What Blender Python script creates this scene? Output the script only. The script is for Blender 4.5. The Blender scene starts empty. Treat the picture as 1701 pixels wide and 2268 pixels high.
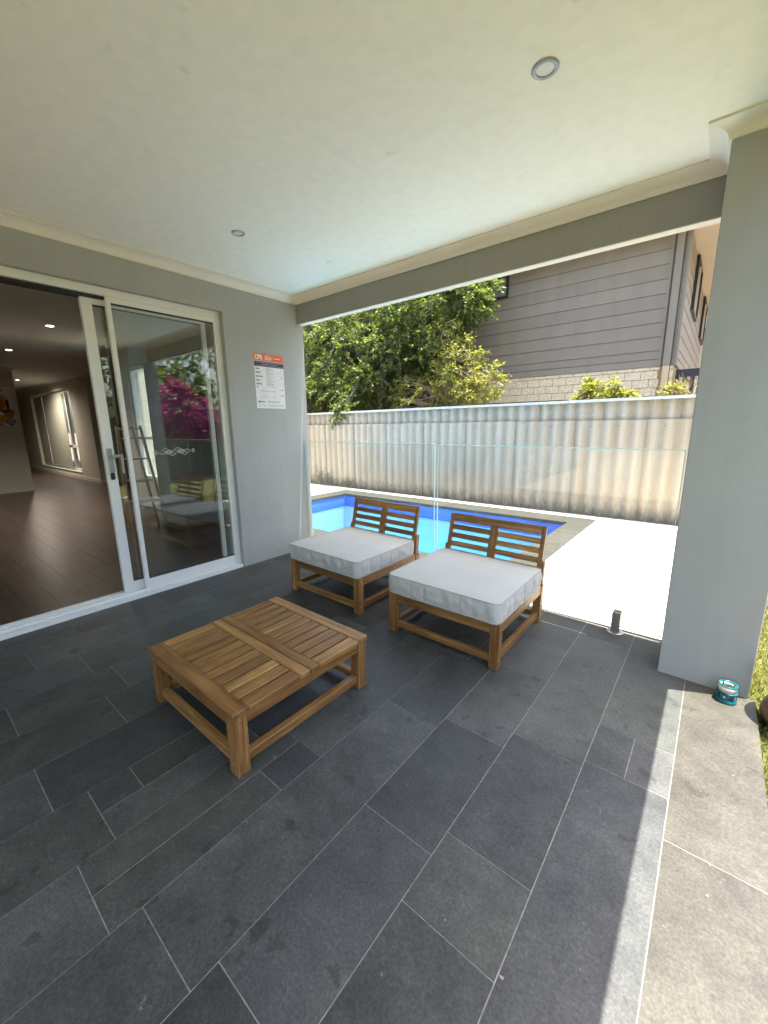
import bpy, bmesh, math, random
import numpy as np
from mathutils import Vector, Matrix, noise as mnoise

random.seed(7)
rng = np.random.default_rng(7)
SC = bpy.context.scene
COL = SC.collection

# ------------------------------------------------------------------ camera
XW = -3.525                      # face of the house wall
SLOPE = math.atan(0.0135)        # the paving falls away from the house
cam_d = bpy.data.cameras.new('camera')
cam = bpy.data.objects.new('camera', cam_d)
COL.objects.link(cam)
SC.camera = cam
RIGHT = Vector((0.7759, 0.6306, -0.0137))
def set_cam():
    # rows of the solved world->camera rotation (right, down, forward)
    w = Vector((0.20669516, 0.6808561, 0.05840689))
    th = w.length
    rot = Matrix.Rotation(th, 3, w.normalized())
    base = Matrix(((1, 0, 0), (0, 0, -1), (0, 1, 0)))
    R = rot @ base
    r, d, f = R[0], R[1], R[2]
    m = Matrix(((r.x, -d.x, -f.x, 0), (r.y, -d.y, -f.y, 0), (r.z, -d.z, -f.z, 1.36), (0, 0, 0, 1)))
    cam.matrix_world = m
set_cam()
cam_d.sensor_width = 36
cam_d.sensor_fit = 'AUTO'
cam_d.lens = 900.42 / 2268 * 36
cam_d.clip_start = 0.05
cam_d.clip_end = 500

# ------------------------------------------------------------------ sky, sun, exposure
KX, KY = 0.195, 0.095            # horizontal offset of the sun per metre of height
sdir = Vector((KX, KY, 1)).normalized()
world = bpy.data.worlds.new('World')
SC.world = world
world.use_nodes = True
wn = world.node_tree
wn.nodes.clear()
wo = wn.nodes.new('ShaderNodeOutputWorld')
wb = wn.nodes.new('ShaderNodeBackground')
ws = wn.nodes.new('ShaderNodeTexSky')
ws.sky_type = 'NISHITA'
ws.sun_disc = False
ws.sun_elevation = math.asin(sdir.z)
ws.sun_rotation = math.atan2(sdir.x, sdir.y)
ws.dust_density = 4.5
ws.ozone_density = 0.4
wb.inputs['Strength'].default_value = 0.135
wn.links.new(ws.outputs[0], wb.inputs['Color'])
wn.links.new(wb.outputs[0], wo.inputs['Surface'])
sun_d = bpy.data.lights.new('sun', 'SUN')
sun_d.energy = 3.7
sun_d.angle = math.radians(0.3)
sun_d.color = (1.0, 0.94, 0.84)
sun = bpy.data.objects.new('sun', sun_d)
COL.objects.link(sun)
sun.rotation_euler = sdir.to_track_quat('Z', 'Y').to_euler()
sun.location = (4, 2, 12)
SC.view_settings.view_transform = 'Standard'
SC.view_settings.look = 'None'
SC.view_settings.gamma = 1
SC.view_settings.use_curve_mapping = False
SC.view_settings.exposure = 2.5
SC.cycles.use_denoising = True
SC.cycles.max_bounces = 12
SC.cycles.diffuse_bounces = 6
SC.cycles.glossy_bounces = 5
SC.cycles.transmission_bounces = 8
SC.cycles.transparent_max_bounces = 24
SC.cycles.caustics_reflective = False
SC.cycles.caustics_refractive = False
SC.cycles.sample_clamp_indirect = 8

# ------------------------------------------------------------------ helpers
def link(o, parent=None):
    COL.objects.link(o)
    if parent is not None:
        o.parent = parent
    return o

def tag(o, label=None, cat=None, group=None, kind=None):
    if label: o['label'] = label
    if cat: o['category'] = cat
    if group: o['group'] = group
    if kind: o['kind'] = kind
    return o

def empty(name, loc=(0, 0, 0), rot=(0, 0, 0), parent=None):
    o = bpy.data.objects.new(name, None)
    o.empty_display_size = 0.1
    o.location = loc
    o.rotation_euler = rot
    return link(o, parent)

def mesh_obj(name, verts, faces, mat=None, parent=None, smooth=False, loc=(0, 0, 0)):
    me = bpy.data.meshes.new(name)
    me.from_pydata([tuple(v) for v in verts], [], [tuple(f) for f in faces])
    me.update()
    if smooth:
        me.shade_smooth()
    if mat: me.materials.append(mat)
    o = bpy.data.objects.new(name, me)
    o.location = loc
    return link(o, parent)

def bm_obj(name, bm, mat=None, parent=None, smooth=False, loc=(0, 0, 0), rot=(0, 0, 0)):
    me = bpy.data.meshes.new(name)
    if smooth:
        for e_ in bm.edges:
            if len(e_.link_faces) == 2 and e_.calc_face_angle(0) > math.radians(38): e_.smooth = False
        for f_ in bm.faces: f_.smooth = True
    bm.to_mesh(me)
    bm.free()
    if mat:
        for m in (mat if isinstance(mat, (list, tuple)) else [mat]):
            me.materials.append(m)
    o = bpy.data.objects.new(name, me)
    o.location = loc
    o.rotation_euler = rot
    return link(o, parent)

def bm_box(bm, x0, x1, y0, y1, z0, z1, bevel=0.0):
    g = bmesh.ops.create_cube(bm, size=1.0)
    vs = g['verts']
    for v in vs:
        v.co = Vector(((x0 + x1) / 2 + v.co.x * (x1 - x0), (y0 + y1) / 2 + v.co.y * (y1 - y0), (z0 + z1) / 2 + v.co.z * (z1 - z0)))
    if bevel > 0:
        es = list({e for v in vs for e in v.link_edges})
        bmesh.ops.bevel(bm, geom=es, offset=bevel, segments=1, affect='EDGES', profile=0.5)

def box(name, x, y, z, mat, parent=None, bevel=0.0, rot=(0, 0, 0)):
    """a box as its own object with its origin at its centre"""
    bm = bmesh.new()
    sx, sy, sz = (x[1] - x[0]) / 2, (y[1] - y[0]) / 2, (z[1] - z[0]) / 2
    bm_box(bm, -sx, sx, -sy, sy, -sz, sz, bevel)
    return bm_obj(name, bm, mat, parent, loc=((x[0] + x[1]) / 2, (y[0] + y[1]) / 2, (z[0] + z[1]) / 2), rot=rot)

UNIT = {}
def unit_box(name, x, y, z, mat, parent=None, tint=None):
    """alike pieces share one unit mesh per material"""
    k = mat.name
    if k not in UNIT:
        bm = bmesh.new()
        bmesh.ops.create_cube(bm, size=1.0)
        me = bpy.data.meshes.new('piece')
        bm.to_mesh(me); bm.free()
        me.materials.append(mat)
        UNIT[k] = me
    o = bpy.data.objects.new(name, UNIT[k])
    o.location = ((x[0] + x[1]) / 2, (y[0] + y[1]) / 2, (z[0] + z[1]) / 2)
    o.scale = (x[1] - x[0], y[1] - y[0], z[1] - z[0])
    if tint is not None: o.color = (*tint, 1)
    return link(o, parent)

def bm_tube(bm, pts, radii, seg=8, cap=True):
    pts = [Vector(p) for p in pts]
    rings = []
    for i, p in enumerate(pts):
        t = (pts[min(i + 1, len(pts) - 1)] - pts[max(i - 1, 0)]).normalized()
        a = t.orthogonal().normalized() if i == 0 else (rings[-1][1] - t * rings[-1][1].dot(t)).normalized()
        b = t.cross(a)
        r = radii[i] if hasattr(radii, '__len__') else radii
        rings.append(([bm.verts.new(p + a * (r * math.cos(2 * math.pi * k / seg)) + b * (r * math.sin(2 * math.pi * k / seg))) for k in range(seg)], a))
    for i in range(len(rings) - 1):
        A, B = rings[i][0], rings[i + 1][0]
        for k in range(seg):
            bm.faces.new((A[k], A[(k + 1) % seg], B[(k + 1) % seg], B[k]))
    if cap:
        bm.faces.new(list(reversed(rings[0][0])))
        bm.faces.new(rings[-1][0])

def bm_lathe(bm, prof, seg=32, closed=False):
    """prof: list of (r, z)"""
    rings = []
    for r, z in prof:
        rings.append([bm.verts.new((r * math.cos(2 * math.pi * k / seg), r * math.sin(2 * math.pi * k / seg), z)) for k in range(seg)])
    n = len(rings)
    for i in range(n if closed else n - 1):
        A, B = rings[i], rings[(i + 1) % n]
        for k in range(seg):
            bm.faces.new((A[k], A[(k + 1) % seg], B[(k + 1) % seg], B[k]))

def bm_disc(bm, r, z, seg=32):
    vs = [bm.verts.new((r * math.cos(2 * math.pi * k / seg), r * math.sin(2 * math.pi * k / seg), z)) for k in range(seg)]
    bm.faces.new(vs)

def extrude_profile(name, prof, p0, p1, out, mat, parent=None, m0=0, m1=0):
    """prof: (outward, up) points; swept from p0 to p1"""
    p0, p1, out = Vector(p0), Vector(p1), Vector(out)
    dr = (p1 - p0).normalized()          # m0/m1: +1 mitres an outer corner, -1 an inner one
    vs = [p0 + out * a + Vector((0, 0, b)) - dr * (a * m0) for a, b in prof] + [p1 + out * a + Vector((0, 0, b)) + dr * (a * m1) for a, b in prof]
    n = len(prof)
    fs = [(i, (i + 1) % n, n + (i + 1) % n, n + i) for i in range(n)]
    fs += [tuple(range(n - 1, -1, -1)), tuple(range(n, 2 * n))]
    return mesh_obj(name, vs, fs, mat, parent)

# ------------------------------------------------------------------ materials
def mat_new(name):
    m = bpy.data.materials.new(name)
    m.use_nodes = True
    nt = m.node_tree
    nt.nodes.clear()
    out = nt.nodes.new('ShaderNodeOutputMaterial')
    return m, nt, out

class N:
    def __init__(s, nt): s.nt = nt
    def n(s, t, **kw):
        x = s.nt.nodes.new(t)
        for k, v in kw.items(): setattr(x, k, v)
        return x
    def l(s, a, b): s.nt.links.new(a, b)
    def noise(s, vec, scale, detail=4, rough=0.55, dist=0.0):
        x = s.n('ShaderNodeTexNoise'); x.inputs['Scale'].default_value = scale
        x.inputs['Detail'].default_value = detail; x.inputs['Roughness'].default_value = rough
        x.inputs['Distortion'].default_value = dist
        if vec is not None: s.l(vec, x.inputs['Vector'])
        return x.outputs['Fac']
    def ramp(s, fac, stops):
        x = s.n('ShaderNodeValToRGB')
        e = x.color_ramp.elements
        while len(e) < len(stops): e.new(0.5)
        for i, (p, c) in enumerate(stops):
            e[i].position = p
            e[i].color = (*c, 1) if len(c) == 3 else c
        s.l(fac, x.inputs['Fac'])
        return x.outputs['Color']
    def mix(s, fac, a, b, mode='MIX'):
        x = s.n('ShaderNodeMix', data_type='RGBA', blend_type=mode)
        for i, v in ((0, fac), (6, a), (7, b)):
            if isinstance(v, (int, float)): x.inputs[i].default_value = v
            elif isinstance(v, tuple): x.inputs[i].default_value = (*v, 1)
            else: s.l(v, x.inputs[i])
        return x.outputs[2]
    def math(s, op, a, b=0.0, c=0.0):
        x = s.n('ShaderNodeMath', operation=op)
        for i, v in enumerate((a, b, c)):
            if isinstance(v, (int, float)): x.inputs[i].default_value = v
            else: s.l(v, x.inputs[i])
        return x.outputs[0]
    def mapping(s, vec, scale=(1, 1, 1), loc=(0, 0, 0), rot=(0, 0, 0)):
        x = s.n('ShaderNodeMapping')
        x.inputs['Scale'].default_value = scale
        x.inputs['Location'].default_value = loc
        x.inputs['Rotation'].default_value = rot
        s.l(vec, x.inputs['Vector'])
        return x.outputs[0]
    def pos(s): return s.n('ShaderNodeNewGeometry').outputs['Position']
    def obj(s): return s.n('ShaderNodeTexCoord').outputs['Object']
    def rnd(s): return s.n('ShaderNodeObjectInfo').outputs['Random']
    def addv(s, vec, val, k=37.0):
        """shift coordinates by a per-object random so pieces differ"""
        c = s.n('ShaderNodeCombineXYZ')
        m = s.math('MULTIPLY', val, k)
        for i in range(3): s.l(m, c.inputs[i])
        a = s.n('ShaderNodeVectorMath', operation='ADD')
        s.l(vec, a.inputs[0]); s.l(c.outputs[0], a.inputs[1])
        return a.outputs[0]
    def bump(s, h, strength=0.2, dist=0.01):
        b = s.n('ShaderNodeBump')
        b.inputs['Strength'].default_value = strength
        b.inputs['Distance'].default_value = dist
        s.l(h, b.inputs['Height'])
        return b.outputs[0]
    def princ(s, out, color, rough=0.5, normal=None, spec=0.5, metal=0.0):
        p = s.n('ShaderNodeBsdfPrincipled')
        for k, v in (('Base Color', color), ('Roughness', rough), ('Metallic', metal), ('Specular IOR Level', spec)):
            if isinstance(v, (int, float)): p.inputs[k].default_value = v
            elif isinstance(v, tuple): p.inputs[k].default_value = (*v, 1)
            else: s.l(v, p.inputs[k])
        if normal is not None: s.l(normal, p.inputs['Normal'])
        s.l(p.outputs[0], out.inputs['Surface'])
        return p

def m_plain(name, color, rough=0.5, metal=0.0, spec=0.5, var=0.06, scale=6.0, bump=0.0, bscale=120.0):
    m, nt, out = mat_new(name)
    n = N(nt)
    f = n.noise(n.pos(), scale, 5)
    c = n.mix(1.0, color, n.ramp(f, [(0.3, (1 - var,) * 3), (0.7, (1 + var,) * 3)]), 'MULTIPLY')
    nm = n.bump(n.noise(n.pos(), bscale, 3), bump, 0.004) if bump else None
    n.princ(out, c, rough, nm, spec, metal)
    return m

def m_wood(name, axis, stops, rough=0.42):
    m, nt, out = mat_new(name)
    n = N(nt)
    sc = [22.0, 22.0, 22.0]; sc[axis] = 1.3
    v = n.addv(n.obj(), n.rnd(), 53.0)
    mv = n.mapping(v, tuple(sc))
    f1 = n.noise(mv, 2.2, 6, 0.62, 0.6)
    sc2 = [90.0, 90.0, 90.0]; sc2[axis] = 4.0
    f2 = n.noise(n.mapping(v, tuple(sc2)), 2.0, 3)
    c = n.ramp(f1, stops)
    c = n.mix(0.35, c, n.ramp(f2, [(0.35, (0.45, 0.45, 0.45)), (0.65, (1.25, 1.2, 1.15))]), 'MULTIPLY')
    tint = n.ramp(n.rnd(), [(0.0, (0.66, 0.60, 0.54)), (0.3, (1.0, 0.96, 0.9)), (0.55, (0.78, 0.70, 0.64)), (0.8, (1.1, 1.06, .98)), (1.0, (1.3, 1.3, 1.2))])
    c = n.mix(1.0, c, tint, 'MULTIPLY')
    blot = n.ramp(n.noise(v, 3.0, 4), [(0.3, (0.78, 0.74, 0.7)), (0.65, (1.08, 1.06, 1.04))])
    c = n.mix(0.8, c, blot, 'MULTIPLY')
    n.princ(out, c, rough, n.bump(f2, 0.12, 0.002), 0.4)
    return m

ACACIA = [(0.25, (0.105, 0.050, 0.017)), (0.42, (0.225, 0.120, 0.041)), (0.58, (0.325, 0.186, 0.066)), (0.78, (0.50, 0.325, 0.13))]
WOOD = [m_wood('acacia_grain_%s' % 'xyz'[i], i, ACACIA) for i in range(3)]
LADDER = [m_wood('pale_timber_%s' % 'xyz'[i], i, [(0.2, (0.30, 0.19, 0.11)), (0.8, (0.5, 0.36, 0.24))], 0.5) for i in range(3)]

def m_tile():
    m, nt, out = mat_new('dark_limestone')
    n = N(nt)
    P = n.pos()
    v = n.addv(P, n.rnd(), 91.0)
    col = n.n('ShaderNodeObjectInfo').outputs['Color']
    big = n.noise(v, 2.6, 6, 0.6, 0.4)
    med = n.noise(v, 11.0, 6, 0.68)
    fine = n.noise(P, 105.0, 5, 0.8)
    c = n.mix(1.0, col, n.ramp(big, [(0.28, (0.74, 0.74, 0.75)), (0.5, (1, 1, 1)), (0.74, (1.3, 1.29, 1.26))]), 'MULTIPLY')
    c = n.mix(0.8, c, n.ramp(med, [(0.3, (0.74, 0.75, 0.77)), (0.52, (1, 1, 1)), (0.72, (1.28, 1.28, 1.27))]), 'MULTIPLY')
    c = n.mix(0.8, c, n.ramp(fine, [(0.3, (0.52, 0.52, 0.53)), (0.5, (1, 1, 1)), (0.7, (1.7, 1.7, 1.7))]), 'MULTIPLY')
    # pale scuffs and chips
    sc = n.ramp(n.noise(P, 48.0, 3, 0.8), [(0.64, (0, 0, 0)), (0.70, (1, 1, 1))])
    reg = n.ramp(n.noise(v, 3.4, 2), [(0.58, (0, 0, 0)), (0.70, (1, 1, 1))])
    chip = n.math('MULTIPLY', n.math('MULTIPLY', sc, reg), 0.7)
    c = n.mix(chip, c, (0.26, 0.26, 0.24))
    dust = n.ramp(n.noise(P, 30.0, 2, 0.5), [(0.775, (0, 0, 0)), (0.79, (1, 1, 1))])
    c = n.mix(n.math('MULTIPLY', dust, 0.7), c, (0.34, 0.34, 0.32))
    # dark oily drips
    vo = n.n('ShaderNodeTexVoronoi', voronoi_dimensions='2D'); vo.inputs['Scale'].default_value = 5.5
    wob = n.n('ShaderNodeVectorMath', operation='ADD')
    nz = n.n('ShaderNodeTexNoise'); nz.inputs['Scale'].default_value = 14.0; nz.inputs['Detail'].default_value = 3
    n.l(P, nz.inputs['Vector'])
    sc3 = n.n('ShaderNodeVectorMath', operation='SCALE'); sc3.inputs['Scale'].default_value = 0.16
    n.l(nz.outputs['Color'], sc3.inputs[0])
    n.l(P, wob.inputs[0]); n.l(sc3.outputs[0], wob.inputs[1])
    n.l(wob.outputs[0], vo.inputs['Vector'])
    sepc = n.n('ShaderNodeSeparateColor'); n.l(vo.outputs['Color'], sepc.inputs[0])
    thr = n.math('MULTIPLY', n.math('MAXIMUM', n.math('SUBTRACT', sepc.outputs[0], 0.50), 0.0), 0.33)
    edge = n.math('MULTIPLY', n.math('SUBTRACT', thr, vo.outputs['Distance']), 22.0)
    spot = n.math('MULTIPLY', n.math('MINIMUM', n.math('MAXIMUM', edge, 0.0), 1.0), 0.42)
    c = n.mix(spot, c, (0.022, 0.019, 0.016))
    vo2 = n.n('ShaderNodeTexVoronoi', voronoi_dimensions='2D'); vo2.inputs['Scale'].default_value = 13.0
    n.l(wob.outputs[0], vo2.inputs['Vector'])
    sp2 = n.n('ShaderNodeSeparateColor'); n.l(vo2.outputs['Color'], sp2.inputs[0])
    th2 = n.math('MULTIPLY', n.math('MAXIMUM', n.math('SUBTRACT', sp2.outputs[0], 0.66), 0.0), 0.95)
    e2 = n.math('MULTIPLY', n.math('SUBTRACT', th2, vo2.outputs['Distance']), 16.0)
    gate = n.ramp(n.noise(P, 1.7, 2), [(0.46, (0, 0, 0)), (0.60, (1, 1, 1))])
    s2 = n.math('MULTIPLY', n.math('MULTIPLY', n.math('MINIMUM', n.math('MAXIMUM', e2, 0.0), 1.0), gate), 0.5)
    c = n.mix(s2, c, (0.025, 0.021, 0.017))
    rough = n.ramp(med, [(0.3, (0.40,) * 3), (0.7, (0.58,) * 3)])
    h = n.math('ADD', n.math('MULTIPLY', med, 0.6), n.math('MULTIPLY', fine, 0.35))
    n.princ(out, c, rough, n.bump(h, 0.22, 0.004), 0.28)
    return m
TILE = m_tile()
GROUT = m_plain('grout', (0.23, 0.23, 0.21), 0.9, var=0.3, scale=30)

def m_paver():
    m, nt, out = mat_new('cream_limestone')
    n = N(nt)
    v = n.addv(n.pos(), n.rnd(), 61.0)
    c = n.ramp(n.noise(v, 4.0, 5), [(0.3, (0.50, 0.455, 0.37)), (0.7, (0.60, 0.56, 0.48))])
    c = n.mix(0.5, c, n.ramp(n.noise(n.pos(), 60, 4, 0.7), [(0.3, (0.8,) * 3), (0.7, (1.1,) * 3)]), 'MULTIPLY')
    n.princ(out, c, 0.75, n.bump(n.noise(n.pos(), 90, 3), 0.15, 0.004), 0.3)
    return m
PAVER = m_paver()
def m_coping():
    m, nt, out = mat_new('green_grey_coping')
    n = N(nt)
    v = n.addv(n.pos(), n.rnd(), 61.0)
    c = n.ramp(n.noise(v, 6.0, 6, 0.6), [(0.3, (0.032, 0.034, 0.026)), (0.7, (0.048, 0.050, 0.040))])
    c = n.mix(0.6, c, n.ramp(n.noise(n.pos(), 90, 4, 0.7), [(0.3, (0.75,) * 3), (0.7, (1.15,) * 3)]), 'MULTIPLY')
    n.princ(out, c, 0.7, n.bump(n.noise(n.pos(), 80, 3), 0.2, 0.004), 0.3)
    return m
COPING = m_coping()

def m_render(name, base, var=0.05):
    """painted sand-textured render with faint grime"""
    m, nt, out = mat_new(name)
    n = N(nt)
    P = n.pos()
    c = n.mix(1.0, base, n.ramp(n.noise(P, 1.3, 5), [(0.3, (1 - var,) * 3), (0.7, (1 + var,) * 3)]), 'MULTIPLY')
    drip = n.noise(n.mapping(P, (9, 9, 0.7)), 1.6, 5, 0.6)
    c = n.mix(0.5, c, n.ramp(drip, [(0.3, (0.93, 0.93, 0.92)), (0.6, (1.03, 1.03, 1.03))]), 'MULTIPLY')
    mark = n.ramp(n.noise(P, 9.0, 2, 0.5), [(0.72, (0, 0, 0)), (0.80, (1, 1, 1))])
    c = n.mix(n.math('MULTIPLY', mark, 0.18), c, (0.2, 0.19, 0.16))
    n.princ(out, c, 0.78, n.bump(n.noise(P, 150, 3, 0.6), 0.30, 0.004), 0.3)
    return m
RENDER = m_render('grey_render_paint', (0.355, 0.368, 0.35))
CEIL = m_render('ceiling_paint', (0.86, 0.835, 0.735), 0.006)
CORN = m_plain('cornice_paint', (0.70, 0.67, 0.58), 0.6, var=0.03, scale=3)
BEAMP = m_render('beam_paint', (0.28, 0.275, 0.245))
WHITE = m_plain('white_powder_coat', (0.72, 0.73, 0.70), 0.35, var=0.03, scale=4)
BLACKR = m_plain('black_rubber', (0.012, 0.012, 0.013), 0.6)
STEEL = m_plain('satin_steel', (0.45, 0.44, 0.42), 0.33, metal=1.0, var=0.05)
NICKEL = m_plain('satin_nickel', (0.36, 0.37, 0.42), 0.45, metal=0.25, var=0.08, scale=40)
GREYPL = m_plain('grey_handle_metal', (0.32, 0.32, 0.30), 0.4, metal=0.3)
DIFFUSER = m_plain('frosted_diffuser', (0.72, 0.71, 0.62), 0.4, var=0.02)
ROOFM = m_plain('dark_gutter_paint', (0.25, 0.25, 0.24), 0.5)
CONC = m_plain('concrete', (0.36, 0.35, 0.32), 0.9, var=0.2, scale=14, bump=0.3)
INTW = m_plain('interior_wall_paint', (0.60, 0.56, 0.48), 0.7, var=0.03, scale=2)
INTC = m_plain('interior_ceiling_paint', (0.62, 0.60, 0.55), 0.8, var=0.03, scale=2)
SKIRT = m_plain('white_trim_paint', (0.66, 0.62, 0.54), 0.45, var=0.03)

def m_glass(name, tint, haze=0.0, ior=1.5, streak=False):
    m, nt, out = mat_new(name)
    n = N(nt)
    tr = n.n('ShaderNodeBsdfTransparent'); tr.inputs[0].default_value = (*tint, 1)
    gl = n.n('ShaderNodeBsdfGlossy'); gl.inputs['Roughness'].default_value = 0.0
    gl.inputs['Color'].default_value = (0.95, 0.97, 0.97, 1)
    fr = n.n('ShaderNodeFresnel'); fr.inputs['IOR'].default_value = ior
    geo = n.n('ShaderNodeNewGeometry')
    # the back face of a pane reads as leaving glass: use the same air-side IOR on both faces
    io = n.n('ShaderNodeMix', data_type='FLOAT')
    n.l(geo.outputs['Backfacing'], io.inputs[0]); io.inputs[2].default_value = ior; io.inputs[3].default_value = 1 / ior
    n.l(io.outputs[0], fr.inputs['IOR'])
    mx = n.n('ShaderNodeMixShader')
    n.l(fr.outputs[0], mx.inputs[0]); n.l(tr.outputs[0], mx.inputs[1]); n.l(gl.outputs[0], mx.inputs[2])
    last = mx.outputs[0]
    if haze > 0:
        df = n.n('ShaderNodeBsdfDiffuse'); df.inputs['Color'].default_value = (0.75, 0.76, 0.70, 1)
        tl = n.n('ShaderNodeBsdfTranslucent'); tl.inputs['Color'].default_value = (0.75, 0.76, 0.70, 1)
        ad = n.n('ShaderNodeMixShader'); ad.inputs[0].default_value = 0.5
        n.l(df.outputs[0], ad.inputs[1]); n.l(tl.outputs[0], ad.inputs[2])
        P = n.pos()
        f = n.noise(n.mapping(P, (30, 30, 2.5)), 1.5, 5, 0.7)
        fac = n.ramp(f, [(0.45, (haze * 0.5,) * 3), (0.72, (haze * 2.2,) * 3)])
        m2 = n.n('ShaderNodeMixShader')
        n.l(fac, m2.inputs[0]); n.l(last, m2.inputs[1]); n.l(ad.outputs[0], m2.inputs[2])
        last = m2.outputs[0]
    n.l(last, out.inputs['Surface'])
    return m
FGLASS = m_glass('fence_glass', (0.975, 0.985, 0.98), 0.030)
DGLASS = m_glass('door_glass', (0.90, 0.92, 0.91), 0.004, 1.75)
WGLASS = m_glass('window_glass', (0.9, 0.93, 0.93))
def m_gedge():
    m, nt, out = mat_new('glass_edge')
    n = N(nt)
    d = n.n('ShaderNodeBsdfDiffuse'); d.inputs[0].default_value = (0.66, 0.82, 0.79, 1)
    t = n.n('ShaderNodeBsdfTranslucent'); t.inputs[0].default_value = (0.66, 0.85, 0.83, 1)
    a = n.n('ShaderNodeMixShader'); a.inputs[0].default_value = 0.5
    n.l(d.outputs[0], a.inputs[1]); n.l(t.outputs[0], a.inputs[2])
    n.l(a.outputs[0], out.inputs[0])
    return m
GEDGE = m_gedge()

def m_leaf(name, c0, c1, trans=0.35, rough=0.38):
    m, nt, out = mat_new(name)
    n = N(nt)
    r = n.n('ShaderNodeNewGeometry').outputs['Random Per Island']
    big = n.noise(n.pos(), 1.7, 3)
    c = n.ramp(r, [(0.0, c0), (0.85, c1), (1.0, tuple(min(1, x * 1.35) for x in c1))])
    c = n.mix(0.6, c, n.ramp(big, [(0.3, (0.75, 0.8, 0.8)), (0.7, (1.15, 1.1, 0.95))]), 'MULTIPLY')
    p = n.n('ShaderNodeBsdfPrincipled')
    n.l(c, p.inputs['Base Color']); p.inputs['Roughness'].default_value = rough
    p.inputs['Specular IOR Level'].default_value = 0.45
    t = n.n('ShaderNodeBsdfTranslucent')
    c2 = n.mix(1.0, c, (1.5, 1.6, 0.6), 'MULTIPLY')
    n.l(c2, t.inputs[0])
    mx = n.n('ShaderNodeMixShader'); mx.inputs[0].default_value = trans
    n.l(p.outputs[0], mx.inputs[1]); n.l(t.outputs[0], mx.inputs[2])
    n.l(mx.outputs[0], out.inputs[0])
    return m
LEAF_DARK = m_leaf('green_leaves', (0.075, 0.11, 0.035), (0.16, 0.195, 0.065), 0.5)
LEAF_YEL = m_leaf('yellow_green_leaves', (0.15, 0.18, 0.04), (0.32, 0.31, 0.09), 0.5)
LEAF_DEEP = m_leaf('deep_green_leaves', (0.02, 0.045, 0.014), (0.05, 0.085, 0.025), 0.3)
PETAL = m_leaf('magenta_bracts', (0.22, 0.012, 0.16), (0.42, 0.03, 0.32), 0.3, 0.6)
BARK = m_plain('bark', (0.10, 0.075, 0.055), 0.9, var=0.35, scale=25, bump=0.6, bscale=60)
DRYTWIG = m_plain('dry_twig', (0.30, 0.23, 0.17), 0.8, var=0.25, scale=40)
WEEDM = m_leaf('grey_green_weed', (0.045, 0.055, 0.035), (0.10, 0.11, 0.07), 0.25, 0.6)

def m_grass():
    m, nt, out = mat_new('turf')
    n = N(nt)
    P = n.pos()
    c = n.ramp(n.noise(P, 130, 3, 0.8), [(0.3, (0.045, 0.065, 0.016)), (0.55, (0.11, 0.115, 0.035)), (0.75, (0.22, 0.205, 0.085))])
    c = n.mix(0.6, c, n.ramp(n.noise(P, 2.2, 4), [(0.3, (0.85,) * 3), (0.7, (1.1,) * 3)]), 'MULTIPLY')
    n.princ(out, c, 0.85, n.bump(n.noise(P, 140, 2), 0.8, 0.02), 0.2)
    return m
TURF = m_grass()
BLADE = m_leaf('turf_blades', (0.08, 0.11, 0.02), (0.25, 0.235, 0.075), 0.35, 0.5)
SOIL = m_plain('sandy_soil', (0.20, 0.16, 0.11), 0.95, var=0.3, scale=5, bump=0.5)

def m_fence():
    m, nt, out = mat_new('weathered_fibre_cement')
    n = N(nt)
    P = n.pos()
    v = n.addv(P, n.rnd(), 17.0)
    base = n.ramp(n.noise(n.mapping(v, (5, 5, 0.8)), 1.6, 6, 0.65), [(0.25, (0.33, 0.305, 0.245)), (0.5, (0.405, 0.378, 0.31)), (0.75, (0.45, 0.425, 0.36))])
    # rust-brown water staining in uneven vertical runs, stronger to the right
    sep = n.n('ShaderNodeSeparateXYZ'); n.l(P, sep.inputs[0])
    run = n.noise(n.mapping(v, (7, 7, 0.55)), 1.4, 5, 0.6)
    rx = n.n('ShaderNodeMapRange'); n.l(sep.outputs[0], rx.inputs[0])
    rx.inputs[1].default_value = -5.5; rx.inputs[2].default_value = -0.5; rx.inputs[3].default_value = 0.05; rx.inputs[4].default_value = 1.0
    rf = n.math('MULTIPLY', n.ramp(run, [(0.36, (0, 0, 0)), (0.68, (1, 1, 1))]), rx.outputs[0])
    c = n.mix(n.math('MULTIPLY', rf, 0.62), base, (0.42, 0.30, 0.165))
    # rib shading painted into the colour: paler crests, darker valleys
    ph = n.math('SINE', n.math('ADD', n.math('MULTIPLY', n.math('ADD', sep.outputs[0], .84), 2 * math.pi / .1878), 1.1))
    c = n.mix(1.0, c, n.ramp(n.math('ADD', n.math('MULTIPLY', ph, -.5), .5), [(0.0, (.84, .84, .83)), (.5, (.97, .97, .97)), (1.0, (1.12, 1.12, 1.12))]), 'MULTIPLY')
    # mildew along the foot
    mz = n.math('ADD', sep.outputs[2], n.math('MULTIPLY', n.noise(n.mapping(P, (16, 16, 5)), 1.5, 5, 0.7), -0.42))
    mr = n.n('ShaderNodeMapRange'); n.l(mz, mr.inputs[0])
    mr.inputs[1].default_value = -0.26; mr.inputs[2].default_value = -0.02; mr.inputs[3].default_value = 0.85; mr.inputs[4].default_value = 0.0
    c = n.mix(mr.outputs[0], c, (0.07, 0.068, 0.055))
    c = n.mix(0.5, c, n.ramp(n.noise(P, 45, 5, 0.75), [(0.3, (0.75,) * 3), (0.7, (1.15,) * 3)]), 'MULTIPLY')
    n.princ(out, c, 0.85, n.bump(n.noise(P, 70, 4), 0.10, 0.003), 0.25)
    return m
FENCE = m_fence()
FCAP = m_plain('fence_capping_metal', (0.56, 0.56, 0.55), 0.5, metal=0.0, var=0.15, scale=9)

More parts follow.
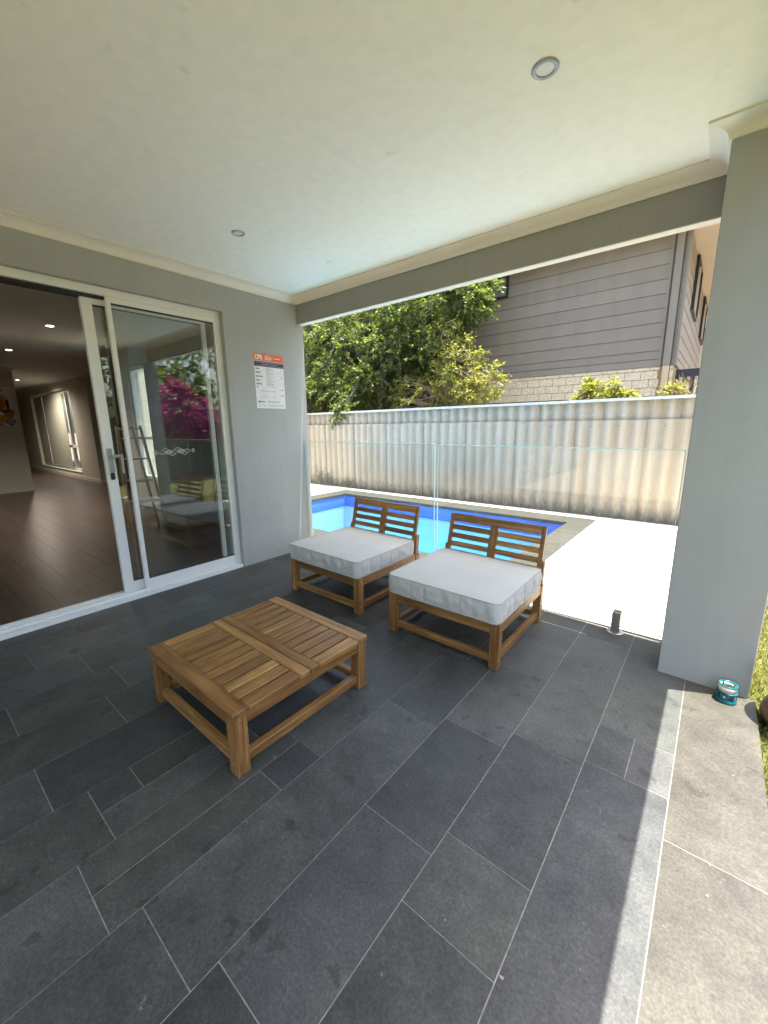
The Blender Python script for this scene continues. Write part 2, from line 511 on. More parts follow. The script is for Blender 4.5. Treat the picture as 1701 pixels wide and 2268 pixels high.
def m_board():
    m, nt, out = mat_new('taupe_weatherboard_paint')
    n = N(nt)
    P = n.pos()
    c = n.mix(1.0, (0.232, 0.206, 0.162), n.ramp(n.rnd(), [(0, (0.94,) * 3), (1, (1.06,) * 3)]), 'MULTIPLY')
    c = n.mix(0.6, c, n.ramp(n.noise(n.mapping(P, (3, 3, 1.0)), 1.2, 5), [(0.3, (0.86,) * 3), (0.7, (1.1,) * 3)]), 'MULTIPLY')
    n.princ(out, c, 0.6, None, 0.4)
    return m
BOARD = m_board()
def m_brick():
    m, nt, out = mat_new('vermiculated_cream_brick')
    n = N(nt)
    P = n.pos()
    v = n.addv(P, n.rnd(), 31.0)
    f = n.noise(v, 42.0, 2, 0.5, .9)
    c = n.ramp(f, [(0.42, (0.53, 0.45, 0.29)), (0.54, (0.69, 0.63, 0.47))])
    n.princ(out, c, 0.85, n.bump(f, 0.6, 0.015), 0.2)
    return m
BRICK = m_brick()
MORTAR = m_plain('sand_mortar', (0.33, 0.245, 0.13), 0.95, var=0.1, scale=20)
SOFFIT = m_plain('beige_soffit', (0.52, 0.48, 0.42), 0.8, var=0.05, scale=2)
DARKFR = m_plain('black_window_frame', (0.02, 0.021, 0.024), 0.4)
BLIND = m_plain('roller_blind', (0.36, 0.36, 0.30), 0.8, var=0.04)
VOID = m_plain('dark_undercroft', (0.02, 0.02, 0.02), 0.9)

def m_pool(name, c):
    m, nt, out = mat_new(name)
    n = N(nt)
    P = n.pos()
    cc = n.mix(1.0, c, n.ramp(n.noise(P, 1.2, 3), [(0.3, (0.9,) * 3), (0.7, (1.1,) * 3)]), 'MULTIPLY')
    n.princ(out, cc, 0.35, None, 0.3)
    return m
POOLM = m_pool('blue_fibreglass', (0.40, 0.70, 0.88))
BANDM = m_pool('royal_blue_waterline', (0.05, 0.16, 0.55))
def m_water():
    m, nt, out = mat_new('pool_water')
    n = N(nt)
    tr = n.n('ShaderNodeBsdfTransparent'); tr.inputs[0].default_value = (0.97, 0.99, 1.0, 1)
    gl = n.n('ShaderNodeBsdfGlossy'); gl.inputs['Roughness'].default_value = 0.02
    P = n.pos()
    h = n.math('ADD', n.noise(P, 3.5, 3), n.math('MULTIPLY', n.noise(P, 14, 2), 0.3))
    b = n.bump(h, 0.08, 0.03)
    n.l(b, gl.inputs['Normal'])
    fr = n.n('ShaderNodeFresnel'); fr.inputs['IOR'].default_value = 1.33
    n.l(b, fr.inputs['Normal'])
    mx = n.n('ShaderNodeMixShader')
    n.l(fr.outputs[0], mx.inputs[0]); n.l(tr.outputs[0], mx.inputs[1]); n.l(gl.outputs[0], mx.inputs[2])
    n.l(mx.outputs[0], out.inputs[0])
    va = n.n('ShaderNodeVolumeAbsorption'); va.inputs['Color'].default_value = (0.15, 0.72, 0.97, 1); va.inputs['Density'].default_value = 0.34
    n.l(va.outputs[0], out.inputs['Volume'])
    return m
WATER = m_water()

def m_fabric():
    m, nt, out = mat_new('grey_outdoor_fabric')
    n = N(nt)
    v = n.obj()
    w1 = n.noise(n.mapping(v, (900, 60, 60)), 1, 2)
    w2 = n.noise(n.mapping(v, (60, 900, 60)), 1, 2)
    f = n.math('ADD', n.math('MULTIPLY', w1, 0.5), n.math('MULTIPLY', w2, 0.5))
    c = n.ramp(f, [(0.35, (0.47, 0.47, 0.435)), (0.65, (0.55, 0.545, 0.51))])
    c = n.mix(0.4, c, n.ramp(n.noise(v, 5, 4), [(0.3, (0.9, 0.9, 0.88)), (0.7, (1.06, 1.06, 1.06))]), 'MULTIPLY')
    p = n.princ(out, c, 0.85, None, 0.2)
    p.inputs['Sheen Weight'].default_value = 0.15
    return m
FABRIC = m_fabric()
PIPING = m_plain('grey_piping', (0.42, 0.42, 0.40), 0.85)

def m_floorboard():
    m, nt, out = mat_new('brown_timber_floor')
    n = N(nt)
    v = n.addv(n.pos(), n.rnd(), 41.0)
    f = n.noise(n.mapping(v, (1.2, 14, 14)), 2.0, 5, 0.6, 0.4)
    c = n.ramp(f, [(0.3, (0.055, 0.038, 0.029)), (0.7, (0.105, 0.074, 0.057))])
    c = n.mix(1.0, c, n.ramp(n.rnd(), [(0, (0.82,) * 3), (1, (1.15,) * 3)]), 'MULTIPLY')
    n.princ(out, c, 0.33, n.bump(f, 0.1, 0.003), 0.5)
    return m
FLOORB = m_floorboard()

def m_emit(name, c, s):
    m, nt, out = mat_new(name)
    e = nt.nodes.new('ShaderNodeEmission')
    e.inputs[0].default_value = (*c, 1); e.inputs[1].default_value = s
    nt.links.new(e.outputs[0], out.inputs[0])
    return m
LAMP = m_emit('lit_diffuser', (1.0, 0.9, 0.78), 9.0)
ORANGE = m_plain('orange_print', (0.72, 0.13, 0.015), 0.5, var=0.02)
BLACKP = m_plain('black_print', (0.012, 0.012, 0.014), 0.5, var=0.02)
WHITEP = m_plain('white_print', (0.74, 0.75, 0.76), 0.5, var=0.02)
GREYP = m_plain('grey_print', (0.22, 0.23, 0.25), 0.5, var=0.02)
REDP = m_plain('red_print', (0.60, 0.06, 0.035), 0.5, var=0.02)
PINKP = m_plain('pink_print', (0.70, 0.42, 0.38), 0.5, var=0.02)
TEAL = None
def m_plastic(name, c, trans=0.0, rough=0.25):
    m, nt, out = mat_new(name)
    n = N(nt)
    cc = n.mix(1.0, c, n.ramp(n.noise(n.pos(), 30, 3), [(0.3, (0.92,) * 3), (0.7, (1.06,) * 3)]), 'MULTIPLY')
    p = n.n('ShaderNodeBsdfPrincipled')
    n.l(cc, p.inputs['Base Color']); p.inputs['Roughness'].default_value = rough
    if trans:
        t = n.n('ShaderNodeBsdfTranslucent'); n.l(cc, t.inputs[0])
        mx = n.n('ShaderNodeMixShader'); mx.inputs[0].default_value = trans
        n.l(p.outputs[0], mx.inputs[1]); n.l(t.outputs[0], mx.inputs[2])
        n.l(mx.outputs[0], out.inputs[0])
    else:
        n.l(p.outputs[0], out.inputs[0])
    return m
TEAL = m_plastic('teal_plastic', (0.008, 0.15, 0.185), 0.2)
TEALD = m_plastic('dark_teal_plastic', (0.01, 0.07, 0.09), 0.15)
PLEAT = m_plastic('white_filter_paper', (0.68, 0.66, 0.60), 0.3, 0.8)
TERRA = m_plain('brown_glazed_clay', (0.19, 0.10, 0.06), 0.45, var=0.3, scale=9)
GREENF = m_plain('dark_green_steel', (0.018, 0.045, 0.03), 0.4, var=0.08)
CREAMW = m_plain('cream_far_wall', (0.52, 0.44, 0.31), 0.9, var=0.06)

# ------------------------------------------------------------------ ground
DZ = -0.045                                   # pool deck level
def sheet(name, x0, x1, y0, y1, z, mat):
    return mesh_obj(name, [(x0, y0, z), (x1, y0, z), (x1, y1, z), (x0, y1, z)], [(0, 1, 2, 3)], mat)
# soil everywhere, with the pool hole left open
PX0, PX1, PY0, PY1 = -6.05, -1.54, 3.66, 6.10
def holed(name, X0, X1, Y0, Y1, hx0, hx1, hy0, hy1, z, mat):
    v = [(X0, Y0, z), (X1, Y0, z), (X1, Y1, z), (X0, Y1, z), (hx0, hy0, z), (hx1, hy0, z), (hx1, hy1, z), (hx0, hy1, z)]
    f = [(0, 1, 5, 4), (1, 2, 6, 5), (2, 3, 7, 6), (3, 0, 4, 7)]
    return mesh_obj(name, v, f, mat)
tag(holed('ground', -220, 220, -220, 220, PX0 - .1, PX1 + .1, PY0 - .1, PY1 + .1, -0.16, SOIL), kind='structure')
lawn = sheet('lawn', 0.272, 4.96, -12, 6.80, -0.105, TURF)
tag(lawn, kind='structure')

# ------------------------------------------------------------------ patio floor: every tile a piece
floor = empty('patio_floor', (XW, 0, 0), (0, SLOPE, 0))
tag(floor, kind='structure')
TT = 0.0014
bm = bmesh.new()
bm_box(bm, -0.02, 3.5405, -2.6, 2.995, -0.12, -TT); bm_box(bm, 3.541, 3.829, -2.6, 2.618, -0.12, -TT)
bm_obj('grout_bed', bm, GROUT, floor)
tints = [(0.058, 0.061, 0.059), (0.050, 0.053, 0.054), (0.065, 0.067, 0.061), (0.059, 0.063, 0.058), (0.046, 0.049, 0.049), (0.068, 0.071, 0.069), (0.055, 0.057, 0.051)]
WARM = (0.058, 0.055, 0.046)
def tile(u0, u1, v0, v1, tint=None):
    g = 0.0017
    t = tint or random.choice(tints)
    k = random.uniform(0.9, 1.1)
    dz = random.uniform(-0.0006, 0.0006)
    unit_box('tile', (u0 + g, u1 - g), (v0 + g, v1 - g), (-0.02, dz), TILE, floor, tuple(c * k * 1.06 for c in t))
S = [0.0, 0.297, 0.595, 0.887, 1.186, 1.479, 1.774, 2.070, 2.360, 2.655, 2.950, 3.246, 3.541, 3.833]
BD = 2.79
def strip(i, cuts, split=None, j=None):
    """cuts: joints along v; split: {index: (first u fraction, list of extra joints in the halves)}"""
    u0, u1 = S[i], S[j if j else i + 1]
    split = split or {}
    for k in range(len(cuts) - 1):
        a, b = cuts[k], cuts[k + 1]
        if k in split:
            um = split[k][0]
            lo, hi = split[k][1], split[k][2]
            for (p, q, ex) in ((u0, um, lo), (um, u1, hi)):
                cc = [a] + ex + [b]
                for m_ in range(len(cc) - 1): tile(p, q, cc[m_], cc[m_ + 1])
        else:
            tile(u0, u1, a, b, WARM if i == 12 else None)
LO = -2.6
strip(0, [LO, -1.9, -1.2, -.53, .06, .655, 1.24, 1.845, 2.43, BD, 2.99], {4: (.149, [], [1.016])})
strip(1, [LO, -2.0, -1.4, -.82, -.23, .362, 1.53, 2.12, BD, 2.99])
strip(2, [LO, -1.8, -1.2, -.6, -.03, .563, 1.735, 2.32, BD, 2.99], {3: (.74, [], []), 4: (.74, [], [])} if False else {4 - 1: (.742, [], [])})
strip(3, [LO, -1.6, -1.0, -.4, .182, .646, 1.24, 1.84, 2.42, BD, 2.99], {4: (1.041, [], [])})
strip(4, [LO, -1.8, -1.2, -.62, -.06, .531, 1.12, 1.70, 2.28, BD, 2.99])
strip(5, [LO, -1.9, -1.3, -.7, -.12, .18, 1.36, 1.95, 2.4, BD, 2.99])
strip(6, [LO, -1.5, -.9, -.3, .287, .874, 1.252, 1.841, 2.42, BD, 2.99], {4: (1.923, [.434], [])})
strip(7, [LO, -1.6, -1.0, -.42, .177, .975, 1.9, 2.45, BD, 2.99], {4: (2.214, [], [.767])})
strip(8, [LO, -1.5, -.9, -.32, .263, 1.442, 2.032, 2.62, BD, 2.99], {6: (2.506, [], []) } if False else {6: (2.506, [], [])})
strip(9, [LO, -1.4, -.84, -.25, .34, .929, 1.517, 2.112, BD, 2.99])
strip(10, [LO, -1.6, -1.0, -.41, .17, .763, 1.031, 1.623, BD, 2.99])
strip(11, [LO, -1.6, -1.0, -.4, .19, .49, 1.668, 1.937, 2.605, BD, 2.99], {6: (3.393, [], [])})
strip(12, [LO, -1.45, -.87, -.28, .30, .89, 1.476, 2.62])

# ------------------------------------------------------------------ pool deck pavers and pool
deck = empty('pool_deck', (0, 0, DZ))
tag(deck, kind='structure')
bm = bmesh.new()
for (a, b, c, d) in ((-8.4, -6.42, 3.03, 6.84), (-6.42, -1.26, 6.50, 6.84), (-6.42, -1.26, 3.03, 3.36), (-1.26, 0.27, 3.03, 6.84)):
    bm_box(bm, a, b, c, d, -0.1, -0.022)
bm_obj('paver_bed', bm, CONC, deck)
def paver(x0, x1, y0, y1):
    g = 0.0028
    unit_box('paver', (x0 + g, x1 - g), (y0 + g, y1 - g), (-0.024, random.uniform(-.0006, .0006)), PAVER, deck)
ys = [3.03, 3.22, 3.815, 4.41, 5.005, 5.60, 6.195, 6.72]
for xa, xb in ((-1.258, -0.728), (-0.728, -0.13), (-0.13, 0.27)):
    for a, b in zip(ys[:-1], ys[1:]): paver(xa, xb, a, b)
xs = [-8.4, -7.8, -7.2, -6.6, -6.0, -5.4, -4.8, -4.2, -3.6, -3.0, -2.4, -1.8, -1.258]
for xa, xb in zip(xs[:-1], xs[1:]):
    if xb <= -6.5:
        for a, b in zip(ys[:-1], ys[1:]): paver(xa, xb, a, b)
    else:
        paver(max(xa, -6.42), xb, 6.50, 6.72)
        paver(max(xa, -6.42), xb, 3.03, 3.35)
for a, b in zip(ys[:-1], ys[1:]): paver(-6.6, -6.42, a, b)

pool = empty('swimming_pool', ((PX0 + PX1) / 2, (PY0 + PY1) / 2, DZ))
tag(pool, 'blue in-ground swimming pool with grey-green stone coping beside the corrugated fence', 'pool')
ox, oy = pool.location.x, pool.location.y
bm = bmesh.new()
def quad(bm, pts):
    bm.faces.new([bm.verts.new(Vector(p) - Vector((ox, oy, DZ))) for p in pts])
zb0, zb1 = -1.15, -1.55
zw = DZ - 0.27
e = 0.0
quad(bm, [(PX0, PY0, zb0), (PX1, PY0, zb1), (PX1, PY1, zb1), (PX0, PY1, zb0)])
quad(bm, [(PX0, PY1, zb0), (PX1, PY1, zb1), (PX1, PY1, zw), (PX0, PY1, zw)])
quad(bm, [(PX1, PY0, zb1), (PX0, PY0, zb0), (PX0, PY0, zw), (PX1, PY0, zw)])
quad(bm, [(PX0, PY0, zb0), (PX0, PY1, zb0), (PX0, PY1, zw), (PX0, PY0, zw)])
quad(bm, [(PX1, PY1, zb1), (PX1, PY0, zb1), (PX1, PY0, zw), (PX1, PY1, zw)])
bm_obj('shell', bm, POOLM, pool)
bm = bmesh.new()
for (a, b, c, d) in ((PX0, PX1, PY1 - .004, PY1 + .03), (PX0, PX1, PY0 - .03, PY0 + .004), (PX0 - .03, PX0 + .004, PY0 + .0045, PY1 - .0045), (PX1 - .004, PX1 + .03, PY0 + .0045, PY1 - .0045)):
    bm_box(bm, a - ox, b - ox, c - oy, d - oy, zw - DZ - .002, -0.05)
bm_obj('waterline_band', bm, BANDM, pool)
def coping(x0, x1, y0, y1):
    g = 0.002
    unit_box('coping_stone', (x0 + g - ox, x1 - g - ox), (y0 + g - oy, y1 - g - oy), (-0.05, random.uniform(-.001, .001)), COPING, pool)
CX0, CX1, CY0, CY1 = -6.42, -1.26, 3.36, 6.50
n_ = 9
for k in range(n_):
    a = CX0 + (CX1 - CX0) * k / n_; b = CX0 + (CX1 - CX0) * (k + 1) / n_
    coping(a, b, PY1 - .02, CY1); coping(a, b, CY0, PY0 + .02)
yy = np.linspace(PY0 + .02, PY1 - .02, 5)
for a, b in zip(yy[:-1], yy[1:]):
    coping(PX1 - .02, CX1, a, b); coping(CX0, PX0 + .02, a, b)
# water: one gently rippled sheet
nx, ny = 60, 36
vs = [(PX0 + .001 + (PX1 - PX0 - .002) * i / nx, PY0 + .001 + (PY1 - PY0 - .002) * j / ny, DZ - 0.15 + 0.002 * mnoise.noise(Vector((i * .35, j * .35, 3)))) for j in range(ny + 1) for i in range(nx + 1)]
fs = [(j * (nx + 1) + i, j * (nx + 1) + i + 1, (j + 1) * (nx + 1) + i + 1, (j + 1) * (nx + 1) + i) for j in range(ny) for i in range(nx)]
# closed below, so light dims through the depth of it
nt_ = len(vs)
ring_ = [i for i in range(nx + 1)] + [(j + 1) * (nx + 1) - 1 for j in range(1, ny + 1)] + [ny * (nx + 1) + i for i in range(nx - 1, -1, -1)] + [j * (nx + 1) for j in range(ny - 1, 0, -1)]
vs += [(vs[i][0], vs[i][1], -1.62) for i in ring_]
for q in range(len(ring_)):
    q2 = (q + 1) % len(ring_)
    fs.append((ring_[q2], ring_[q], nt_ + q, nt_ + q2))
fs.append(tuple(nt_ + q for q in range(len(ring_) - 1, -1, -1)))
tag(mesh_obj('pool_water', vs, fs, WATER, smooth=False), kind='structure')

# ------------------------------------------------------------------ own house: walls, ceiling, beam, column
ZC, ZB, ZBT = 2.634, 2.388, 2.572             # ceiling, beam soffit, foot of cornice
BY0, BY1 = 2.938, 3.013
DY0, DY1, DZT = -1.60, 2.107, 2.358           # sliding door opening
WT = 0.26                                     # wall thickness
wall = empty('house_wall', (XW, 0, 0))
tag(wall, 'grey rendered house wall with the sliding door and CPR sign', 'wall')
box('wall_pier', (-WT, 0), (DY1, BY1), (-0.1, 2.75), RENDER, wall)
box('wall_head', (-WT, 0), (DY0, DY1 - .0), (DZT, 2.75), RENDER, wall)
box('wall_end', (-WT, 0), (-9, DY0), (-0.1, 2.75), RENDER, wall)
pw = empty('poolside_wall', (-5.9, 2.93, 0))
tag(pw, 'rendered outer wall of the house along the pool end, with a tall window', 'wall')
NWX0, NWX1 = -7.84, -7.15                      # interior north window
def pbox(name, x, y, z, mat): return box(name, (x[0] + 5.9, x[1] + 5.9), (y[0] - 2.93, y[1] - 2.93), z, mat, pw)
pbox('wall_panel', (NWX1, XW - WT), (2.85, BY1), (-.1, 2.75), RENDER)
pbox('wall_panel', (-8.3, NWX0), (2.85, BY1), (-.1, 2.75), RENDER)
pbox('wall_panel', (NWX0, NWX1), (2.85, BY1), (2.36, 2.75), RENDER)
pbox('wall_panel', (NWX0, NWX1), (2.85, BY1), (-.1, 0.5), RENDER)
for a, b, c, d in ((NWX0, NWX0 + .05, .5, 2.36), (NWX1 - .05, NWX1, .5, 2.36), (NWX0 + .05, NWX1 - .05, .5, .56), (NWX0 + .05, NWX1 - .05, 2.3, 2.36), (NWX0 + .05, NWX1 - .05, 1.18, 1.23)):
    pbox('window_frame', (a, b), (2.87, 2.94), (c, d), WHITE)
pbox('window_pane', (NWX0 + .05, NWX1 - .05), (2.90, 2.906), (.56, 2.3), WGLASS)

ceil = empty('patio_ceiling', (-1.6, 0.3, ZC))
tag(ceil, kind='structure')
RX1 = 0.44                                     # roof edge
box('ceiling_sheet', (XW + 1.6, 0.28 + 1.6), (-2.9, BY1 - .3), (0, 0.02), CEIL, ceil)
# plaster cove cornice: lip, quarter-round cove
P_ = 0.086
cove = [(0.0, -0.062), (0.010, -0.062)]
for k in range(0, 9):
    a = math.pi / 2 * k / 8
    cove.append((0.012 + (P_ - 0.018) * (1 - math.cos(a)), -0.058 + 0.048 * math.sin(a)))
cove += [(P_, -0.010), (P_, -0.0005), (0, -0.0005)]
def cornice(p0, p1, out, m0=0, m1=0):
    q0 = Vector((p0[0] + 1.6, p0[1] - 0.3)); q1 = Vector((p1[0] + 1.6, p1[1] - 0.3))
    return extrude_profile('cornice', cove, (q0.x, q0.y, 0), (q1.x, q1.y, 0), out, CORN, ceil, m0, m1)
CXL, CXR, CYF = -0.117, 0.278, 2.613           # column
cornice((XW, -2.6), (XW, BY0), (1, 0, 0), 0, -1)
cornice((XW, BY0), (CXL, BY0), (0, -1, 0), -1, -1)
cornice((CXL, CYF), (CXL, BY0), (-1, 0, 0), 1, -1)
cornice((CXL, CYF), (0.278, CYF), (0, -1, 0), 1, 0)

beam = empty('beam', (-1.8, (BY0 + BY1) / 2, ZB))
tag(beam, 'long grey painted beam over the glass pool fence', 'beam')
box('fascia_board', (XW + 1.8 - .0, CXL + 1.8 - .002), (BY0 - 2.9755, BY1 - 2.9755 - .012), (0.0, ZC - ZB - .002), BEAMP, beam)
box('soffit_lining', (XW + 1.8, CXL + 1.8 - .002), (BY0 - 2.9755 + .004, BY1 - 2.9755), (-0.004, 0.012), SKIRT, beam)
column = empty('column', ((CXL + CXR) / 2, (CYF + 3.01) / 2, -0.12))
tag(column, 'square grey rendered column at the open corner of the patio', 'column')
bm = bmesh.new()
bm_box(bm, -(CXR - CXL) / 2, (CXR - CXL) / 2, -(3.01 - CYF) / 2, (3.01 - CYF) / 2, 0, ZC + .1 + .0, 0.004)
bm_obj('shaft', bm, RENDER, column)
c2 = empty('column', (0.08, -2.4, -0.12))
tag(c2, 'second grey rendered column at the back corner of the patio, behind the viewer', 'column')
bm = bmesh.new(); bm_box(bm, -.2, .198, -.2, .2, 0, ZC + .1, .004); bm_obj('shaft', bm, RENDER, c2)
roof = empty('house_roof', (-1.5, 0, 2.66))
tag(roof, 'low roof edge and gutter of the house over the patio', 'roof')
def rbox(name, x, y, z, mat): return box(name, (x[0] + 1.5, x[1] + 1.5), y, (z[0] - 2.66, z[1] - 2.66), mat, roof)
rbox('roof_slab', (-22, XW), (-9, BY1 + .02), (2.75, 2.95), ROOFM)
rbox('roof_slab', (XW + .001, 0.30), (-2.9, BY1 + .02), (2.75, 2.95), ROOFM)
rbox('roof_slab', (-22, -8.02), (BY1 + .02, 6.0), (2.75, 2.95), ROOFM)
rbox('eave', (0.281, RX1), (-2.8, BY1 + .04), (2.47, 2.62), ROOFM)
rbox('eave', (XW, RX1), (BY1 + .045, BY1 + .205), (2.47, 2.62), ROOFM)
rbox('eave_lining', (XW, 0.28), (BY1 + .003, BY1 + .04), (2.63, 2.75), ROOFM)
rbox('side_beam', (0.282, 0.30), (-2.8, BY1 - .01), (2.60, 2.75), ROOFM)
rb = empty('beam', (-1.6, -2.62, ZB))
tag(rb, 'painted beam across the back opening of the patio, behind the viewer', 'beam')
box('fascia_board', (XW + 1.602, 0.28 + 1.6), (-.06, .06), (0, .27), BEAMP, rb)
rear = sheet('added_bounce_paving', XW + .02, 0.27, -14, -2.605, -0.10, m_plain('warm_bounce_concrete', (0.27, 0.24, 0.19), 0.9, var=0.15, scale=3))  # unseen sunlit ground, added to bounce warm light up to the ceiling
tag(rear, kind='structure')

# downlights in the patio ceiling
def downlight(x, y, z, r, label, lit=False, group='downlights in the patio ceiling', power=42):
    t = empty('downlight', (x, y, z))
    tag(t, label, 'downlight', group)
    bm = bmesh.new()
    bm_lathe(bm, [(r, -0.0005), (r, -0.004), (r * .9, -0.008), (r * .68, -0.006), (r * .64, -0.0005)], 40)
    bm_obj('trim_ring', bm, NICKEL if not lit else SKIRT, t, True)
    bm = bmesh.new(); bm_disc(bm, r * .66, -0.003, 40)
    for f_ in bm.faces: f_.normal_flip()
    bm_obj('diffuser', bm, LAMP if lit else DIFFUSER, t)
    if lit:
        ld = bpy.data.lights.new('downlight_lamp', 'SPOT'); ld.energy = power; ld.spot_size = math.radians(165 if power > 50 else 125); ld.spot_blend = .8
        ld.color = (1, .88, .72); ld.shadow_soft_size = .05
        lo = bpy.data.objects.new('downlight_lamp', ld); lo.location = (0, 0, -.02); link(lo, t)
    return t
downlight(-0.661, 1.782, ZC, 0.048, 'larger-looking round downlight with satin ring in the ceiling near the column')
downlight(-2.668, 1.765, ZC, 0.044, 'small round downlight in the ceiling near the sliding door')

# ------------------------------------------------------------------ sliding door
door = empty('sliding_door', (XW, 0.3, 0))
tag(door, 'white aluminium sliding glass door, pushed half open, in the grey house wall', 'sliding door')
def dbox(name, x, y, z, mat, parent=door, bevel=0.0015):
    off = Vector((XW, 0.3, 0)) if parent is door else Vector((XW, 0.3, 0)) + parent.location
    return box(name, (x[0] - off.x, x[1] - off.x), (y[0] - off.y, y[1] - off.y), (z[0] - off.z, z[1] - off.z), mat, parent, bevel)
dbox('sill', (-3.80, -3.497), (DY0, 2.10), (-0.05, -0.003), CONC)
bm = bmesh.new()
for x0, x1, z0, z1 in ((-3.73, -3.535, -.002, .022), (-3.553, -3.535, .0225, .034), (-3.60, -3.585, .0225, .046), (-3.645, -3.635, .0225, .046), (-3.73, -3.70, .0225, .034)):
    bm_box(bm, x0 - XW, x1 - XW, DY0 - .3 + .001, 2.1 - .3, z0, z1, .001)
bm_obj('track', bm, WHITE, door)
dbox('head_frame', (-3.73, -3.573), (DY0, DY1 - .001), (2.303, DZT - .001), WHITE)
dbox('head_channel', (-3.70, -3.60), (DY0 + .06, 2.05), (2.285, 2.3025), BLACKR)
dbox('jamb', (-3.73, -3.575), (2.058, DY1 - .001), (.0225, 2.3025), WHITE)
dbox('jamb', (-3.73, -3.575), (DY0 + .001, DY0 + .06), (.0225, 2.3025), WHITE)
def panel(name, x, ya, yb, z0, z1, st_l, st_r, rail_b, rail_t, glabel=None):
    e_ = empty(name, (x - XW, (ya + yb) / 2 - 0.3, 0), parent=door)
    def pb(n, y, z, m=WHITE, dx=0.019): return dbox(n, (x - dx, x + dx), y, z, m, e_)
    pb('stile', (ya, ya + st_l), (z0, z1)); pb('stile', (yb - st_r, yb), (z0, z1))
    pb('rail', (ya + st_l, yb - st_r), (z0, z0 + rail_b)); pb('rail', (ya + st_l, yb - st_r), (z1 - rail_t, z1))
    pb('gasket', (ya + st_l, yb - st_r), (z1 - rail_t - .008, z1 - rail_t - .0002), BLACKR, .012)
    pb('gasket', (ya + st_l, yb - st_r), (z0 + rail_b + .0002, z0 + rail_b + .006), BLACKR, .012)
    pb('glass_pane', (ya + st_l, yb - st_r), (z0 + rail_b + .006, z1 - rail_t - .008), DGLASS, .003)
    return e_
fixed = panel('fixed_panel', -3.597, 1.222, 2.0575, .047, 2.3022, .030, .012, .078, .038)
slide = panel('sliding_panel', -3.648, 1.078, 1.995, .047, 2.284, .070, .040, .075, .04)
# a pane edge strip seen behind the fixed glass
dbox('lock_strip', (-3.672, -3.6685), (1.955, 1.99), (.15, 2.2), BLACKR, slide)
# handle on the sliding panel
hy = 1.113
dbox('handle', (-3.6285, -3.617), (hy - .017, hy + .017), (1.03, 1.215), GREYPL, slide, .004)
bm = bmesh.new()
lx, ly = -3.60 - XW - slide.location.x, hy - 0.3 - slide.location.y
bm_box(bm, -3.617 - XW - slide.location.x, -3.585 - XW - slide.location.x, ly - .010, ly + .012, 1.145, 1.165, .003)
bm_box(bm, -3.595 - XW - slide.location.x, -3.583 - XW - slide.location.x, ly + .0125, ly + .060, 1.145, 1.167, .003)
bm_box(bm, -3.596 - XW - slide.location.x, -3.582 - XW - slide.location.x, ly + .0605, ly + .078, 1.02, 1.168, .003)
bm_obj('handle_lever', bm, GREYPL, slide)
dbox('lock', (-3.6285, -3.616), (hy - .015, hy + .015), (.975, 1.028), BLACKR, slide, .006)
# etched diamond strip on the fixed glass
bm = bmesh.new()
def seg(bm, y0, z0, y1, z1, w=0.0012, x=-3.5935):
    a = Vector((x, y0, z0)); b = Vector((x, y1, z1)); d = (b - a).normalized()
    nrm = Vector((0, -d.z, d.y)) * w
    lay = []
    for xx in (x, x + .0006):
        for p in (a + nrm, a - nrm, b - nrm, b + nrm):
            lay.append(bm.verts.new((xx - XW - fixed.location.x, p.y - .3 - fixed.location.y, p.z)))
    bm.faces.new(lay[4:]); bm.faces.new(lay[3::-1])
def dia(cy, cz, hw, hh):
    seg(bm, cy - hw, cz, cy, cz + hh); seg(bm, cy, cz + hh, cy + hw, cz); seg(bm, cy + hw, cz, cy, cz - hh); seg(bm, cy, cz - hh, cy - hw, cz)
zc_ = 1.163
y0_, y1_ = 1.412, 1.775
n_d = 7
hw = (y1_ - y0_) / (2 * n_d)
for k in range(n_d):
    dia(y0_ + hw * (2 * k + 1), zc_ + .001 * k, hw, .017)
for k in (2, 4):
    c = y0_ + hw * (2 * k + 1)
    for dy, dzz in ((-hw / 2, .0085), (hw / 2, .0085), (-hw / 2, -.0085), (hw / 2, -.0085)): dia(c + dy, zc_ + .001 * k + dzz, hw / 2, .0085)
    dia(c - hw, zc_ + .001 * k + .017, hw, .017); dia(c + hw, zc_ + .001 * k - .017, hw, .017)
for k in (0, n_d - 1):
    c = y0_ + hw * (2 * k + 1)
    dia(c - hw / 2, zc_ + .001 * k, hw / 2, .0085); dia(c + hw / 2, zc_ + .001 * k, hw / 2, .0085)
bm_obj('etched_pattern', bm, WHITEP, fixed)

